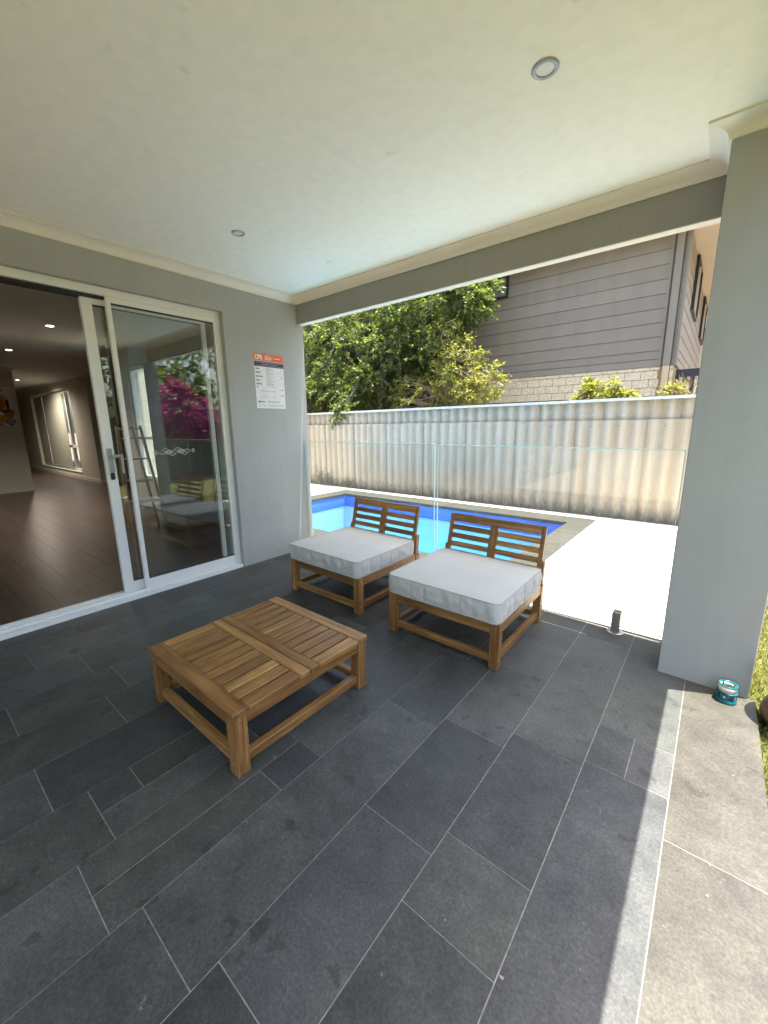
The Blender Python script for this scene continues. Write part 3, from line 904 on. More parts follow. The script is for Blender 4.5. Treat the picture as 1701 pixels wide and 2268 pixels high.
# ------------------------------------------------------------------ CPR sign
sx, sy_, sz = 0.341, 0.510, 0.0
sign = empty('wall_sign', (XW + .0015, 2.557, 1.795), (math.pi / 2, 0, math.pi / 2))
tag(sign, 'white CPR instruction sign with orange header on the grey house wall', 'sign')
def sbox(name, x0, x1, y0, y1, z0, z1, m): return box(name, (x0, x1), (y0, y1), (z0, z1), m, sign)
sbox('board', -.1705, .1705, -.255, .255, 0, .003, WHITEP)
def sbars(name, rects, m, z=.0032):
    bm = bmesh.new()
    for x0, x1, y0, y1 in rects: bm_box(bm, x0, x1, y0, y1, .0028, z + .0004)
    return bm_obj(name, bm, m, sign)
sbars('header_band', [(-.1705, .1705, .190, .2552)], ORANGE, .0032)
sbars('warning_band', [(-.168, .1705, .137, .186)], BLACKP, .0032)
def text(name, body, x, y, h, m, z=.0040, cx=1.0, bold=0.0, parent=sign, align='LEFT'):
    c = bpy.data.curves.new(name, 'FONT')
    c.body = body; c.size = h / 0.7; c.offset = bold; c.align_x = align
    c.materials.append(m)
    c.resolution_u = 2
    o = bpy.data.objects.new(name, c)
    COL.objects.link(o)
    me = bpy.data.meshes.new_from_object(o.evaluated_get(bpy.context.evaluated_depsgraph_get()))
    bpy.data.objects.remove(o)
    o = bpy.data.objects.new(name, me)
    o.location = (x, y, z); o.scale = (cx, 1, 1)
    return link(o, parent)
text('lettering', 'CPR', -.155, .203, .040, WHITEP, cx=.80, bold=.0022)
text('lettering', 'A GUIDE TO', -.045, .232, .0085, WHITEP, cx=.9, bold=.0004)
text('lettering', 'CARDIOPULMONARY', -.045, .217, .0095, WHITEP, cx=.72, bold=.0005)
text('lettering', 'RESUSCITATION', -.045, .203, .0095, WHITEP, cx=.72, bold=.0005)
text('lettering', 'Protector', .072, .216, .0125, WHITEP, cx=.85, bold=.0006)
sbars('logo_rule', [(.075, .145, .208, .211)], BLACKP, .0040)
sbars('print_lines', [(-.158, .160, .172, .178), (-.085, .095, .158, .164), (-.150, .160, .144, .150)], GREYP, .0040)
rows = [(.118, 'DANGER'), (.083, 'RESPONSE'), (.047, 'SEND FOR HELP'), (.012, 'AIRWAY'), (-.022, 'BREATHING'), (-.050, 'CPR'), (-.190, 'DEFIBRILLATION')]
for yv, wd in rows:
    text('lettering', wd, -.158, yv - .008, .0125, BLACKP, cx=.62, bold=.0008)
sbars('divider_line', [(-.166, .166, v - .0008, v + .0008) for v in (.098, .063, .028, -.006, -.037, -.110, -.165, -.210)], PINKP)
lines = []
for yv, wd in rows[:5]:
    for q, (a, w) in enumerate(((.010, .060), (.0, .110), (-.009, .090))):
        w2 = w * random.uniform(.75, 1.1)
        lines.append((-.045, -.045 + w2, yv + a - .002 - (.001 if q else 0), yv + a + (.0015 if q == 0 else .0)))
lines += [(-.045, .085, -.052, -.049), (-.12, .0, -.088, -.086), (-.12, .012, -.095, -.093), (.02, .06, -.088, -.086), (.02, .075, -.095, -.093), (-.12, -.05, -.143, -.141), (-.12, .015, -.151, -.149), (.02, .055, -.143, -.141), (.02, .07, -.151, -.149),
          (-.045, .10, -.186, -.182), (-.045, .10, -.194, -.192), (-.045, .09, -.201, -.199), (-.045, .16, -.222, -.220), (-.045, .15, -.230, -.228), (-.045, .16, -.238, -.236), (-.1, -.07, -.232, -.226)]
sbars('print_lines', lines, GREYP, .0036)
def ring(bm, cx, cy, r, w=.0012, z=.0036, n=14):
    vo = []
    for k in range(n):
        a = 2 * math.pi * k / n
        vo.append((bm.verts.new((cx + (r + w) * math.cos(a), cy + (r + w) * math.sin(a), z)), bm.verts.new((cx + (r - w) * math.cos(a), cy + (r - w) * math.sin(a), z))))
    for k in range(n):
        A, B = vo[k], vo[(k + 1) % n]
        bm.faces.new((A[0], B[0], B[1], A[1]))
for cx_, cy_, r_ in ((.145, .116, .010), (.090, .082, .011), (.118, .082, .011), (.147, .080, .009), (.110, .012, .009), (.148, .010, .009), (.09, -.022, .009), (.118, -.022, .009), (.150, -.022, .008), (.145, -.188, .011), (-.095, -.072, .010), (-.072, -.072, .010), (.035, -.072, .009), (-.095, -.128, .010), (-.07, -.128, .009), (.035, -.128, .009)):
    bm = bmesh.new(); ring(bm, cx_, cy_, r_); bm_obj('pictogram', bm, PINKP, sign)
for cx_, cy_ in ((.118, -.072), (.118, -.128)):
    bm = bmesh.new(); ring(bm, cx_, cy_, .011); bm_obj('shock_symbol', bm, GREYP, sign)
for cy_ in (-.072, -.128):
    bm = bmesh.new()
    pts = []
    for k in range(24):
        t = 2 * math.pi * k / 24
        pts.append((.146 + .00062 * 16 * math.sin(t) ** 3, cy_ + .00062 * (13 * math.cos(t) - 5 * math.cos(2 * t) - 2 * math.cos(3 * t) - math.cos(4 * t)), .0037))
    bm.faces.new([bm.verts.new(p) for p in reversed(pts)])
    bm_obj('heart_symbol', bm, REDP, sign)
bm = bmesh.new(); bm_box(bm, .137, .147, .037, .056, .003, .0037); bm_obj('phone_symbol', bm, REDP, sign)
bm = bmesh.new(); bm.faces.new([bm.verts.new(p) for p in ((-.150, -.222, .0037), (-.135, -.238, .0037), (-.118, -.218, .0037), (-.134, -.228, .0037))]); bm_obj('bird_emblem', bm, GREYP, sign)
text('lettering', 'x30', -.060, -.077, .009, GREYP, z=.0036, cx=.8); text('lettering', 'x2', .065, -.077, .008, GREYP, z=.0036, cx=.8)
text('lettering', 'x30', -.055, -.133, .009, GREYP, z=.0036, cx=.8); text('lettering', 'x2', .065, -.133, .008, GREYP, z=.0036, cx=.8)

# ------------------------------------------------------------------ interior of the house
IZ = 0.02
ifl = empty('interior_floor', (-8, 0, IZ))
tag(ifl, kind='structure')
bm = bmesh.new(); bm_box(bm, -14, 8 - 3.74, -9, 2.845, -0.2, -0.004); bm_box(bm, -14, -.35, 2.846, 5.9, -0.2, -0.004)
bm_obj('underlay', bm, VOID, ifl)
pw_ = 0.188
k = 0
yv = -0.62
while yv < 3.4:
    x = -3.742 - (0 if k % 2 else .6) - .31 * (k % 3)
    edges = [-3.742]
    while x > -13.6:
        edges.append(x); x -= 1.24
    edges.append(-13.8)
    for a, b in zip(edges[1:], edges[:-1]):
        if yv + pw_ > 2.84 and b > -8.3: continue
        unit_box('floorboard', (a + 8 + .0008, b + 8 - .0008), (yv + .0008, yv + pw_ - .0008), (-.0035, 0), FLOORB, ifl)
    yv += pw_; k += 1
bm = bmesh.new(); bm_box(bm, -14, -4.26 + 8.52, -9, -.622, -.0035, 0); bm_box(bm, -14, -5.802, -.62, 3.40, -.0035, 0) ; bm_box(bm, -5.8, -.35, 3.4, 5.9, -.0035, 0)
o = bm_obj('floorboard_field', bm, FLOORB, ifl); o['kind'] = 'stuff'
IC = 2.66
tag(box('interior_ceiling', (-22, XW - WT), (-9, 2.85), (IC, IC + .05), INTC), kind='structure')
tag(box('interior_ceiling', (-22, -8.1), (2.8505, 6.0), (IC, IC + .05), INTC), kind='structure')
def iwall(name, x, y, z, mat=INTW): return tag(box(name, x, y, z, mat), kind='structure')
iwall('wall_partition', (-12.06, -11.92), (-9, 2.075), (IZ, IC))
iwall('wall_return', (-11.97 - .02, -11.97), (3.402, 5.9), (IZ, IC))
iwall('wall_lining', (-8.3, NWX1 - .001), (2.835, 2.849), (IZ, 0.499)); iwall('wall_lining', (-8.3, NWX1 - .001), (2.835, 2.849), (2.361, IC)); iwall('wall_lining', (NWX1, XW - WT - .001), (2.835, 2.849), (IZ, 0.499), m_plain('charcoal_dado', (0.035, 0.036, 0.036), 0.7)); iwall('wall_lining', (NWX1, XW - WT - .001), (2.835, 2.849), (2.361, IC), INTW)
iwall('wall_lining', (-8.3, NWX0), (2.835, 2.849), (.4995, 2.3605)); FEAT = m_plain('charcoal_feature_wall', (0.035, 0.036, 0.036), 0.7)
iwall('wall_lining', (NWX1, XW - WT - .001), (2.835, 2.849), (.4995, 2.3605), FEAT)
iwall('wall_jog', (-8.3, -8.1), (2.851, 5.9), (IZ, IC))
iwall('wall_far', (-12, -8.1), (5.9, 6.0), (IZ, IC))
iwall('wall_back', (-22, XW - WT), (-9.1, -9), (IZ, IC))
iwall('wall_hall_end', (-21.1, -21), (-9, 3.4), (IZ, IC))
iwall('wall_inner_face', (XW - WT - .012, XW - WT - .001), (-9, DY0), (IZ, IC))
# hall side wall with its window opening
HX0, HX1, HZ0, HZ1 = -17.60, -13.40, .22, 2.43
for x, z in (((HX1, -11.99), (IZ, IC)), ((-21, HX0), (IZ, IC)), ((HX0, HX1), (IZ, HZ0)), ((HX0, HX1), (HZ1, IC))):
    iwall('wall_hall_side', x, (3.402, 3.62), z)
hw_ = empty('hall_window', (-15.5, 3.5, .22))
tag(hw_, 'tall bright hall window behind partly closed panel blinds', 'window')
def hbox(name, x, y, z, m): return box(name, (x[0] + 15.5, x[1] + 15.5), (y[0] - 3.5, y[1] - 3.5), (z[0] - .22, z[1] - .22), m, hw_)
for a, b, c, d in ((HX0, HX0 + .06, HZ0, HZ1), (HX1 - .06, HX1, HZ0, HZ1), (HX0 + .06, HX1 - .06, HZ0, HZ0 + .06), (HX0 + .06, HX1 - .06, HZ1 - .06, HZ1), (-14.35, -14.25, HZ0 + .06, HZ1 - .06), (HX0 + .06, HX1 - .06, .86, .93)):
    hbox('frame', (a, b), (3.50, 3.58), (c, d), WHITE)
hbox('pane', (HX0 + .06, HX1 - .06), (3.535, 3.541), (HZ0 + .06, HZ1 - .06), WGLASS)
hbox('sill', (HX0, HX1), (3.39, 3.4985), (HZ0 - .02, HZ0 + .001), SKIRT)
hb = empty('panel_blind', (-15.9, 3.45, 2.4))
tag(hb, 'beige panel blind drawn across the hall window', 'blind')
def bbox(n, x, z): return box(n, (x[0] + 15.9, x[1] + 15.9), (-.004, .004), (z[0] - 2.4, z[1] - 2.4), BLIND, hb)
bbox('blind_panel', (-17.45, -16.47), (.285, 2.37)); bbox('blind_panel', (-16.41, -14.33), (.30, 2.375))
# skirting and cornices
def skirt(x, y): iwall('skirting', x, y, (IZ, IZ + .09), SKIRT)
skirt((-11.919, -11.905), (-9, 2.075)); skirt((-21, -11.97), (3.388, 3.4015)); skirt((-11.969, -11.955), (3.388, 5.9)); skirt((-8.3, NWX1), (2.82, 2.8345)); skirt((-12.06, -11.905), (2.0755, 2.089))
def icorn(p0, p1, out, m0=0, m1=0):
    pf = [(a, b) for a, b in cove]
    o = extrude_profile('cornice', pf, (p0[0], p0[1], IC), (p1[0], p1[1], IC), out, SKIRT, None, m0, m1)
    tag(o, kind='structure')
icorn((-11.92, -9), (-11.92, 2.075), (1, 0, 0), 0, 1); icorn((-12.06, 2.075), (-11.92, 2.075), (0, 1, 0), 0, 1)
icorn((-21, 3.402), (-11.97, 3.402), (0, -1, 0), 0, 1); icorn((-11.97, 3.402), (-11.97, 5.9), (1, 0, 0), 1, 0)
for x, y, lb in ((-6.80, 1.644, 'lit round downlight in the dark living room ceiling, closest to the sliding door'), (-9.25, 1.63, 'lit round downlight in the living room ceiling, near the painting wall'), (-14.5, 2.61, 'lit round downlight in the hall ceiling beyond the painting wall')):
    downlight(x, y, IC, .06, lb, True, 'lit downlights inside the house', 65 if x < -12 else 34)
# painting: plain abstract shapes
pt = empty('painting', (-11.90, 1.30, 1.86))
tag(pt, 'bright abstract canvas in orange, black and white on the living room wall', 'painting')
box('canvas', (-.018, .018), (-.70, .70), (-.40, .40), WHITEP, pt)
def blob(name, cy, cz, ry, rz, m, x=.0185, n=28, ph=0.0, wob=.12):
    bm = bmesh.new()
    vs = []
    for k in range(n):
        a = 2 * math.pi * k / n
        r = 1 + wob * math.sin(3 * a + ph)
        vs.append(bm.verts.new((x, cy + ry * r * math.cos(a), cz + rz * r * math.sin(a))))
    bk = [bm.verts.new((x - .0004, v_.co.y, v_.co.z)) for v_ in vs]
    bm.faces.new(vs)
    for k in range(n): bm.faces.new((vs[k], bk[k], bk[(k + 1) % n], vs[(k + 1) % n]))
    return bm_obj(name, bm, m, pt)
YEL = m_plain('yellow_ochre_paint', (0.62, 0.33, 0.03), .6); ORG = m_plain('burnt_orange_paint', (0.50, 0.14, 0.02), .6)
blob('paint_shape', .45, .08, .15, .18, YEL); blob('paint_shape', .43, .05, .11, .13, ORG, .0200)
blob('paint_shape', .595, .03, .028, .13, BLACKP, .0205); blob('paint_shape', .53, -.10, .06, .025, BLACKP, .0215)
blob('paint_shape', .60, -.14, .09, .10, ORG, .0200); blob('paint_shape', .46, -.22, .12, .05, YEL, .0202)
blob('paint_shape', .50, .33, .035, .035, BLACKP, .0205); blob('paint_shape', .44, .30, .05, .02, BLACKP, .0207)
blob('paint_shape', .60, -.32, .085, .07, BLACKP, .0205); blob('paint_shape', .44, -.33, .06, .06, ORG, .0206)
blob('paint_shape', -.1, -.05, .28, .3, ORG, .0205, ph=1); blob('paint_shape', -.45, .1, .15, .2, BLACKP, .0208, ph=2)
for k in range(12): blob('paint_dot', .555 + .034 * (k % 4), -.285 - .036 * (k // 4), .011, .013, WHITEP, .0220)
for k in range(6): blob('paint_dot', .41 + .033 * (k % 3), -.31 - .04 * (k // 3), .010, .015, WHITEP, .0225)
sw = box('light_switch', (-11.9195, -11.908), (1.85, 1.925), (1.19, 1.315), SKIRT)
tag(sw, 'white light switch plate on the wall below the painting', 'light switch')
# ladder shelf
ls = empty('ladder_shelf', (-6.0, 2.14, IZ))
tag(ls, 'pale timber ladder shelf standing inside behind the glass door', 'shelf')
def slat(name, a, b, w, t, m, parent):
    a, b = Vector(a), Vector(b)
    d = b - a; L = d.length
    bm = bmesh.new(); bm_box(bm, -w / 2, w / 2, -t / 2, t / 2, -L / 2, L / 2, .002)
    o = bm_obj(name, bm, m, parent, loc=(a + b) / 2)
    o.rotation_euler = d.to_track_quat('Z', 'Y').to_euler()
    return o
for xx in (-.14, .14):
    slat('rail', (xx, -.15, 0), (xx, -.13, 1.38), .035, .025, LADDER[2], ls)
    slat('rail', (xx, .23, 0), (xx, .05, 1.38), .035, .025, LADDER[2], ls)
for zz, w0, w1 in ((.38, -.13, .17), (.66, -.125, .13), (.95, -.12, .095), (1.22, -.115, .06), (1.34, -.115, .045)):
    box('shelf_board', (-.13, .13), (w0, w1), (zz - .009, zz + .009), LADDER[0], ls)

# ------------------------------------------------------------------ furniture
def floor_pt(u, v, z=0.0):
    c, s = math.cos(SLOPE), math.sin(SLOPE)
    return (XW + u * c + z * s, v, -u * s + z * c)
BOLT = m_plain('zinc_bolt', (0.5, 0.5, 0.48), .35, metal=1.0)
def wbox(name, x, y, z, parent, bevel=.0025, rot=(0, 0, 0)):
    d = (x[1] - x[0], y[1] - y[0], z[1] - z[0])
    return box(name, x, y, z, WOOD[d.index(max(d))], parent, bevel, rot)
def bolt(parent, x, y, z, axis):
    bm = bmesh.new()
    bm_lathe(bm, [(.0055, 0), (.0055, .0012), (.003, .0018), (.0005, .0018)], 10)
    o = bm_obj('bolt', bm, BOLT, parent, loc=(x, y, z))
    o.rotation_euler = {'x': (0, math.pi / 2, 0), '-y': (math.pi / 2, 0, 0), '-x': (0, -math.pi / 2, 0)}[axis]

# --- coffee table
tw, tl, th = .785, .79, .298
table = empty('coffee_table', floor_pt(1.405, .684), (0, SLOPE, 0))
tag(table, 'low square slatted acacia coffee table on the dark tiled patio', 'coffee table')
lw = .060
tt = .024                                     # thickness of the top boards
for x in (.006, tw - .006 - lw):
    for y in (.006, tl - .006 - lw):
        wbox('leg', (x, x + lw), (y, y + lw), (0, th - tt), table)
ah = .052
for y in (.010, tl - .010 - .022):
    wbox('apron', (lw + .0065, tw - lw - .0065), (y, y + .022), (th - tt - ah, th - tt - .0005), table)
for x in (.010, tw - .010 - .022):
    wbox('apron', (x, x + .022), (lw + .0065, tl - lw - .0065), (th - tt - ah, th - tt - .0005), table)
for y in (.018, tl - .018 - .035):
    wbox('stretcher', (lw + .0065, tw - lw - .0065), (y, y + .035), (.036, .078), table)
for x in (.018, tw - .018 - .035):
    wbox('stretcher', (x, x + .035), (lw + .0065, tl - lw - .0065), (.036, .078), table)
eb = .072                                      # end boards run across, slats run between them
for y0, y1 in ((0, eb), (tl / 2 - .058, tl / 2 - .0015), (tl / 2 + .0015, tl / 2 + .058), (tl - eb, tl)):
    wbox('end_board', (0, tw), (y0, y1), (th - tt, th), table)
ns = 11
pitch = tw / ns
for a, b in ((eb + .001, tl / 2 - .059), (tl / 2 + .059, tl - eb - .001)):
    for k in range(ns):
        x0 = pitch * k + (.0 if k == 0 else .007); x1 = pitch * (k + 1) - (.0 if k == ns - 1 else .007)
        wbox('slat', (x0, x1), (a, b), (th - tt, th - .0015 - random.uniform(0, .001)), table)
wbox('under_batten', (.035, tw - .035), (tl / 2 - .018, tl / 2 + .018), (th - tt - .03, th - tt - .0005), table)
for z in (.055, th - tt - .03):
    bolt(table, .006 + lw / 2, .006, z, '-y'); bolt(table, tw - .006 - lw / 2, .006, z, '-y')
    bolt(table, tw - .006, .006 + lw / 2, z, 'x'); bolt(table, tw - .006, tl - .006 - lw / 2, z, 'x')

# --- lounge chairs
CW, CD, CH = .785, .785, .285
def make_chair(u, v, rz, label):
    t = empty('lounge_chair', floor_pt(u, v), (0, SLOPE, rz))
    tag(t, label, 'lounge chair', 'armless acacia lounge chairs facing the coffee table')
    L = .055
    for x in (0, CW - L):
        for y in (0, CD - L):
            wbox('leg', (x, x + L), (y, y + L), (0, CH - .003), t)
    rh = .066
    for y in (.004, CD - .028):
        wbox('seat_rail', (L + .0005, CW - L - .0005), (y, y + .024), (CH - rh, CH), t)
    for x in (.004, CW - .028):
        wbox('seat_rail', (x, x + .024), (L + .0005, CD - L - .0005), (CH - rh, CH), t)
    for y in (.012, CD - .012 - .032):
        wbox('stretcher', (L + .0005, CW - L - .0005), (y, y + .032), (.036, .078), t)
    for x in (.012, CW - .012 - .032):
        wbox('stretcher', (x, x + .032), (L + .0005, CD - L - .0005), (.036, .078), t)
    for k in range(7):
        y0 = .07 + k * .098
        wbox('seat_slat', (.0285, CW - .0285), (y0, y0 + .055), (CH - .040, CH - .022), t)
    wbox('cleat', (CW / 2 - .045, CW / 2 - .002), (-.001, .0035), (CH - .016, CH + .006), t, .001)
    # backrest: a leaning frame of stiles and slats
    lean = math.radians(12.5)
    br = empty('backrest', (.018, CD - .088, CH - .035), (-lean, 0, 0), t)
    bw_, bh = CW - .036, .455
    th_ = .026
    sw_ = .030
    wbox('stile', (0, sw_), (0, th_), (0, bh), br); wbox('stile', (bw_ - sw_, bw_), (0, th_), (0, bh), br)
    wbox('top_rail', (sw_ + .0004, bw_ - sw_ - .0004), (.0005, th_ - .0005), (bh - .062, bh), br)
    wbox('centre_stile', (bw_ / 2 - .030, bw_ / 2 + .030), (-.0015, th_ - .001), (0, bh - .0625), br)
    sl = .040
    for k in range(6):
        z1 = bh - .062 - .026 - k * (sl + .0265)
        for xa, xb in ((sw_ + .0004, bw_ / 2 - .0305), (bw_ / 2 + .0305, bw_ - sw_ - .0004)):
            wbox('back_slat', (xa, xb), (.003, th_ - .004), (z1 - sl, z1), br)
    for x in (.002, CW - .024):
        wbox('back_post', (x + .0, x + .022), (CD - .05, CD - .006), (CH + .0005, CH + .165), t, rot=(-lean * .45, 0, 0))
    for z in (.055, CH - .035):
        bolt(t, L / 2, 0, z, '-y') if False else None
        bolt(t, CW, L * .5, z, 'x'); bolt(t, CW, CD - L * .5, z, 'x')
    bolt(t, CW, CD * .55, CH - .03, 'x')
    return t
def make_cushion(u, v, rz, label, seed):
    w, d, h = CW + .004, .735, .122
    t = empty('seat_cushion', floor_pt(u, v, CH + .001), (0, SLOPE, rz))
    tag(t, label, 'cushion', 'pale grey box cushions on the lounge chairs')
    bm = bmesh.new()
    bmesh.ops.create_cube(bm, size=2.0)
    bmesh.ops.subdivide_edges(bm, edges=bm.edges[:], cuts=69, use_grid_fill=True)
    r, rc = .018, .045
    for vtx in bm.verts:
        x, y, z = vtx.co
        X, Y, Z = x * w / 2, y * d / 2, z * h / 2
        # round the plan corners, then the top/bottom edges
        ix, iy = max(abs(X) - (w / 2 - rc), 0), max(abs(Y) - (d / 2 - rc), 0)
        l = math.hypot(ix, iy)
        if ix > 0 and iy > 0:
            k2 = max(ix, iy) / l
            X = math.copysign(w / 2 - rc + ix * k2, X); Y = math.copysign(d / 2 - rc + iy * k2, Y)
        edge = max(abs(x), abs(y))
        side = edge > .999
        if abs(z) > .999:
            q = (1 - x ** 4) * (1 - y ** 4)
            Z += math.copysign(.010 * min(1, q * 1.4), z) * (1 if z > 0 else .2)
            Z += .0035 * mnoise.noise(Vector((X * 4 + seed, Y * 4, 1))) * min(1, q * 3)
            # soft pulls running in from the seams
            s = max(0, edge - .82) / .18
            al = X if abs(y) > abs(x) else Y
            Z -= .004 * s * (0.5 + 0.5 * mnoise.noise(Vector((al * 22, seed + (1 if abs(y) > abs(x) else 7), 0))))
        if side:
            nx_, ny_ = (math.copysign(1, x), 0) if abs(x) > abs(y) else (0, math.copysign(1, y))
            al = Y if abs(x) > abs(y) else X
            bulge = .007 * (1 - z * z)
            pk = mnoise.noise(Vector((al * 17, z * 1.3 + seed, nx_ * 3 + ny_ * 5)))
            fold = .0055 * pk + .0035 * mnoise.noise(Vector((al * 30, z * .7, seed + 3 + nx_)))
            sharp = max(0, .22 - abs(mnoise.noise(Vector((al * 9, seed, nx_ * 2 + ny_ * 4))))) * .034 * (1 - .5 * z * z)
            amt = bulge + fold * (1 - abs(z) ** 3) - sharp
            X += nx_ * amt; Y += ny_ * amt
        vtx.co = Vector((X + w / 2 - .002, Y + d / 2, Z + h / 2 + .004))
    body = bm_obj('cover', bm, FABRIC, t, True)
    def loop(z, ins):
        pts = []
        W_, D_, R_ = w - 2 * ins, d - 2 * ins, rc * .9
        for cx_, cy_, a0 in ((W_ - R_, D_ - R_, 0), (R_, D_ - R_, 90), (R_, R_, 180), (W_ - R_, R_, 270)):
            for k in range(7):
                a = math.radians(a0 + 15 * k)
                pts.append((cx_ + R_ * math.cos(a) + ins - .002, cy_ + R_ * math.sin(a) + ins, z + .0012 * mnoise.noise(Vector((cx_ * 9 + k, cy_ * 7, seed)))))
        full = []
        for i in range(len(pts)):
            a, b = Vector(pts[i]), Vector(pts[(i + 1) % len(pts)])
            n__ = max(1, int((b - a).length / .03))
            for q in range(n__):
                p = a.lerp(b, q / n__)
                full.append(p)
        full.append(full[0])
        bm = bmesh.new(); bm_tube(bm, full, .0032, 6, False)
        return bm_obj('piping', bm, PIPING, t, True)
    loop(h + .0035, .001); loop(.006, .001)
    return t
make_chair(1.905, 2.020, .010, 'armless slatted acacia lounge chair nearer the column, with pale grey cushion')
make_chair(0.818, 2.045, .0, 'armless slatted acacia lounge chair beside the house wall, with pale grey cushion')
make_cushion(1.903, 2.006, .010, 'pale grey box cushion on the chair nearer the column', 3.3)
make_cushion(0.816, 2.031, .0, 'pale grey box cushion on the chair beside the house wall', 8.1)

# ------------------------------------------------------------------ glass pool fence
gf = empty('glass_pool_fence', (-1.85, 2.975, -0.03))
tag(gf, 'frameless glass pool fence on short steel spigots under the grey beam', 'glass fence')
def gpanel(x0, x1, z0, z1):
    bm = bmesh.new()
    bm_box(bm, x0 + 1.85, x1 + 1.85, -.006, .006, z0 + .03, z1 + .03)
    p = bm_obj('glass_panel', bm, FGLASS, gf)
    bm = bmesh.new()                            # ground and polished edge all round
    a, b, c, d = x0 + 1.85, x1 + 1.85, z0 + .03, z1 + .03
    for q in ((a - .004, b + .004, d + .0002, d + .0055), (a - .004, a - .0002, c, d), (b + .0002, b + .004, c, d), (a - .004, b + .004, c - .004, c - .0002)):
        bm_box(bm, q[0], q[1], -.006, .006, q[2], q[3])
    bm_obj('polished_edge', bm, GEDGE, p)
gpanel(-3.495, -1.863, 0.005, 1.199)
gpanel(-1.829, -0.146, 0.002, 1.190)
def spigot(x, zf):
    s = empty('spigot', (x + 1.85, -.012, zf + .03), parent=gf)
    bm = bmesh.new()
    bm_box(bm, -.025, .025, -.030, -.0065, .004, .150, .003)
    bm_box(bm, -.025, .025, .0185 + .0, .040, .004, .150, .003)
    bm_box(bm, -.025, .025, -.006, .018, .004, .035, .002)
    bm_obj('clamp', bm, STEEL, s)
    bm = bmesh.new(); bm_lathe(bm, [(.052, 0), (.052, .003), (.046, .0055), (.02, .006), (.0005, .006)], 28)
    bm_obj('base_disc', bm, STEEL, s, True)
for u in (.285, 1.39, 1.945, 3.13):
    spigot(XW + u, -math.tan(SLOPE) * u)

# ------------------------------------------------------------------ filter cartridge and urn by the column
fl = empty('filter_cartridge', floor_pt(3.712, 2.533), (0, SLOPE, .4))
fl.scale = (.60, .60, .74)
tag(fl, 'teal and white pool filter cartridge standing at the foot of the column', 'filter cartridge')
bm = bmesh.new(); bm_lathe(bm, [(.050, .0), (.074, .0), (.076, .006), (.073, .018), (.069, .022), (.069, .028), (.050, .028)], 40, True); bm_obj('base_ring', bm, TEAL, fl, True)
bm = bmesh.new(); bm_lathe(bm, [(.060, .0285), (.0655, .0285), (.0645, .066), (.060, .066)], 40, True); bm_obj('cage_core', bm, TEALD, fl, True)
for k in range(10):
    a = 2 * math.pi * k / 10
    bm = bmesh.new(); bm_box(bm, .0645, .0705, -.009, .009, .0285, .067, .001)
    bm_obj('cage_rib', bm, TEAL, fl, rot=(0, 0, a))
    if k % 2 == 0:
        bm = bmesh.new(); bm_box(bm, .0650, .0672, -.008, .008, .036, .056); bm_obj('label_window', bm, PLEAT, fl, rot=(0, 0, a + math.pi / 10))
bm = bmesh.new(); bm_lathe(bm, [(.050, .0675), (.071, .0675), (.071, .073), (.066, .076), (.050, .076)], 40, True); bm_obj('cage_rim', bm, TEAL, fl, True)
bm = bmesh.new(); bm_lathe(bm, [(.053, .0765), (.0625, .0765), (.0618, .118), (.053, .118)], 48, True); bm_obj('paper_sleeve', bm, PLEAT, fl, True)
bm = bmesh.new(); bm_lathe(bm, [(.053, .1185), (.064, .1185), (.066, .122), (.065, .126), (.061, .1262), (.0595, .1245), (.055, .126), (.052, .122)], 48, True); bm_obj('top_ring', bm, TEAL, fl, True)
for k in range(3):
    a = 2.0 + 2 * math.pi * k / 3
    bm = bmesh.new(); bm_box(bm, .040, .0465, -.005, .005, .004, .120); bm_obj('inner_rib', bm, TEAL, fl, rot=(0, 0, a))

urn = empty('clay_urn', (.462, 2.53, -.105))
tag(urn, 'brown glazed clay urn on the lawn beside the column', 'urn')
bm = bmesh.new()
bm_lathe(bm, [(.001, 0), (.105, 0), (.135, .03), (.148, .07), (.14, .115), (.115, .16), (.098, .20), (.097, .23), (.12, .27), (.15, .30), (.152, .315), (.135, .315), (.10, .26), (.085, .2), (.001, .19)], 40)
bm_obj('vessel', bm, TERRA, urn, True)

# ------------------------------------------------------------------ boundary fence: corrugated sheets
FY = 6.843
fen = empty('boundary_fence', (-3.5, FY, DZ))
tag(fen, 'tall weathered corrugated fibre-cement fence with metal capping behind the pool', 'fence')
PER = .1878
def corr_mesh(name, w, z0, z1, amp, y, ph=0.0, nseg=60, thick=.007):
    vs, fs = [], []
    nz = 2
    for side in (0, 1):
        for j in range(nz):
            z = z0 + (z1 - z0) * j / (nz - 1)
            for i in range(nseg + 1):
                x = w * i / nseg
                s = math.sin(2 * math.pi * (x / PER) + ph)
                vs.append((x, y + amp * s + side * thick, z))
    def idx(s, j, i): return s * nz * (nseg + 1) + j * (nseg + 1) + i
    for i in range(nseg):
        fs.append((idx(0, 0, i), idx(0, 0, i + 1), idx(0, 1, i + 1), idx(0, 1, i)))
        fs.append((idx(1, 0, i + 1), idx(1, 0, i), idx(1, 1, i), idx(1, 1, i + 1)))
        rim = [vs[idx(0, 1, i)], vs[idx(0, 1, i + 1)], vs[idx(1, 1, i + 1)], vs[idx(1, 1, i)]]
        vs += rim; fs.append(tuple(range(len(vs) - 4, len(vs))))      # own corners keep the cut edge crisp
    for i, fl_ in ((0, 0), (nseg, 1)):
        q = (idx(0, 0, i), idx(0, 1, i), idx(1, 1, i), idx(1, 0, i))
        vs += [vs[k] for k in (q if not fl_ else tuple(reversed(q)))]; fs.append(tuple(range(len(vs) - 4, len(vs))))
    me = bpy.data.meshes.new(name)
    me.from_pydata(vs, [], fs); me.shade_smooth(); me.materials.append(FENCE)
    return me
SW = PER * 5
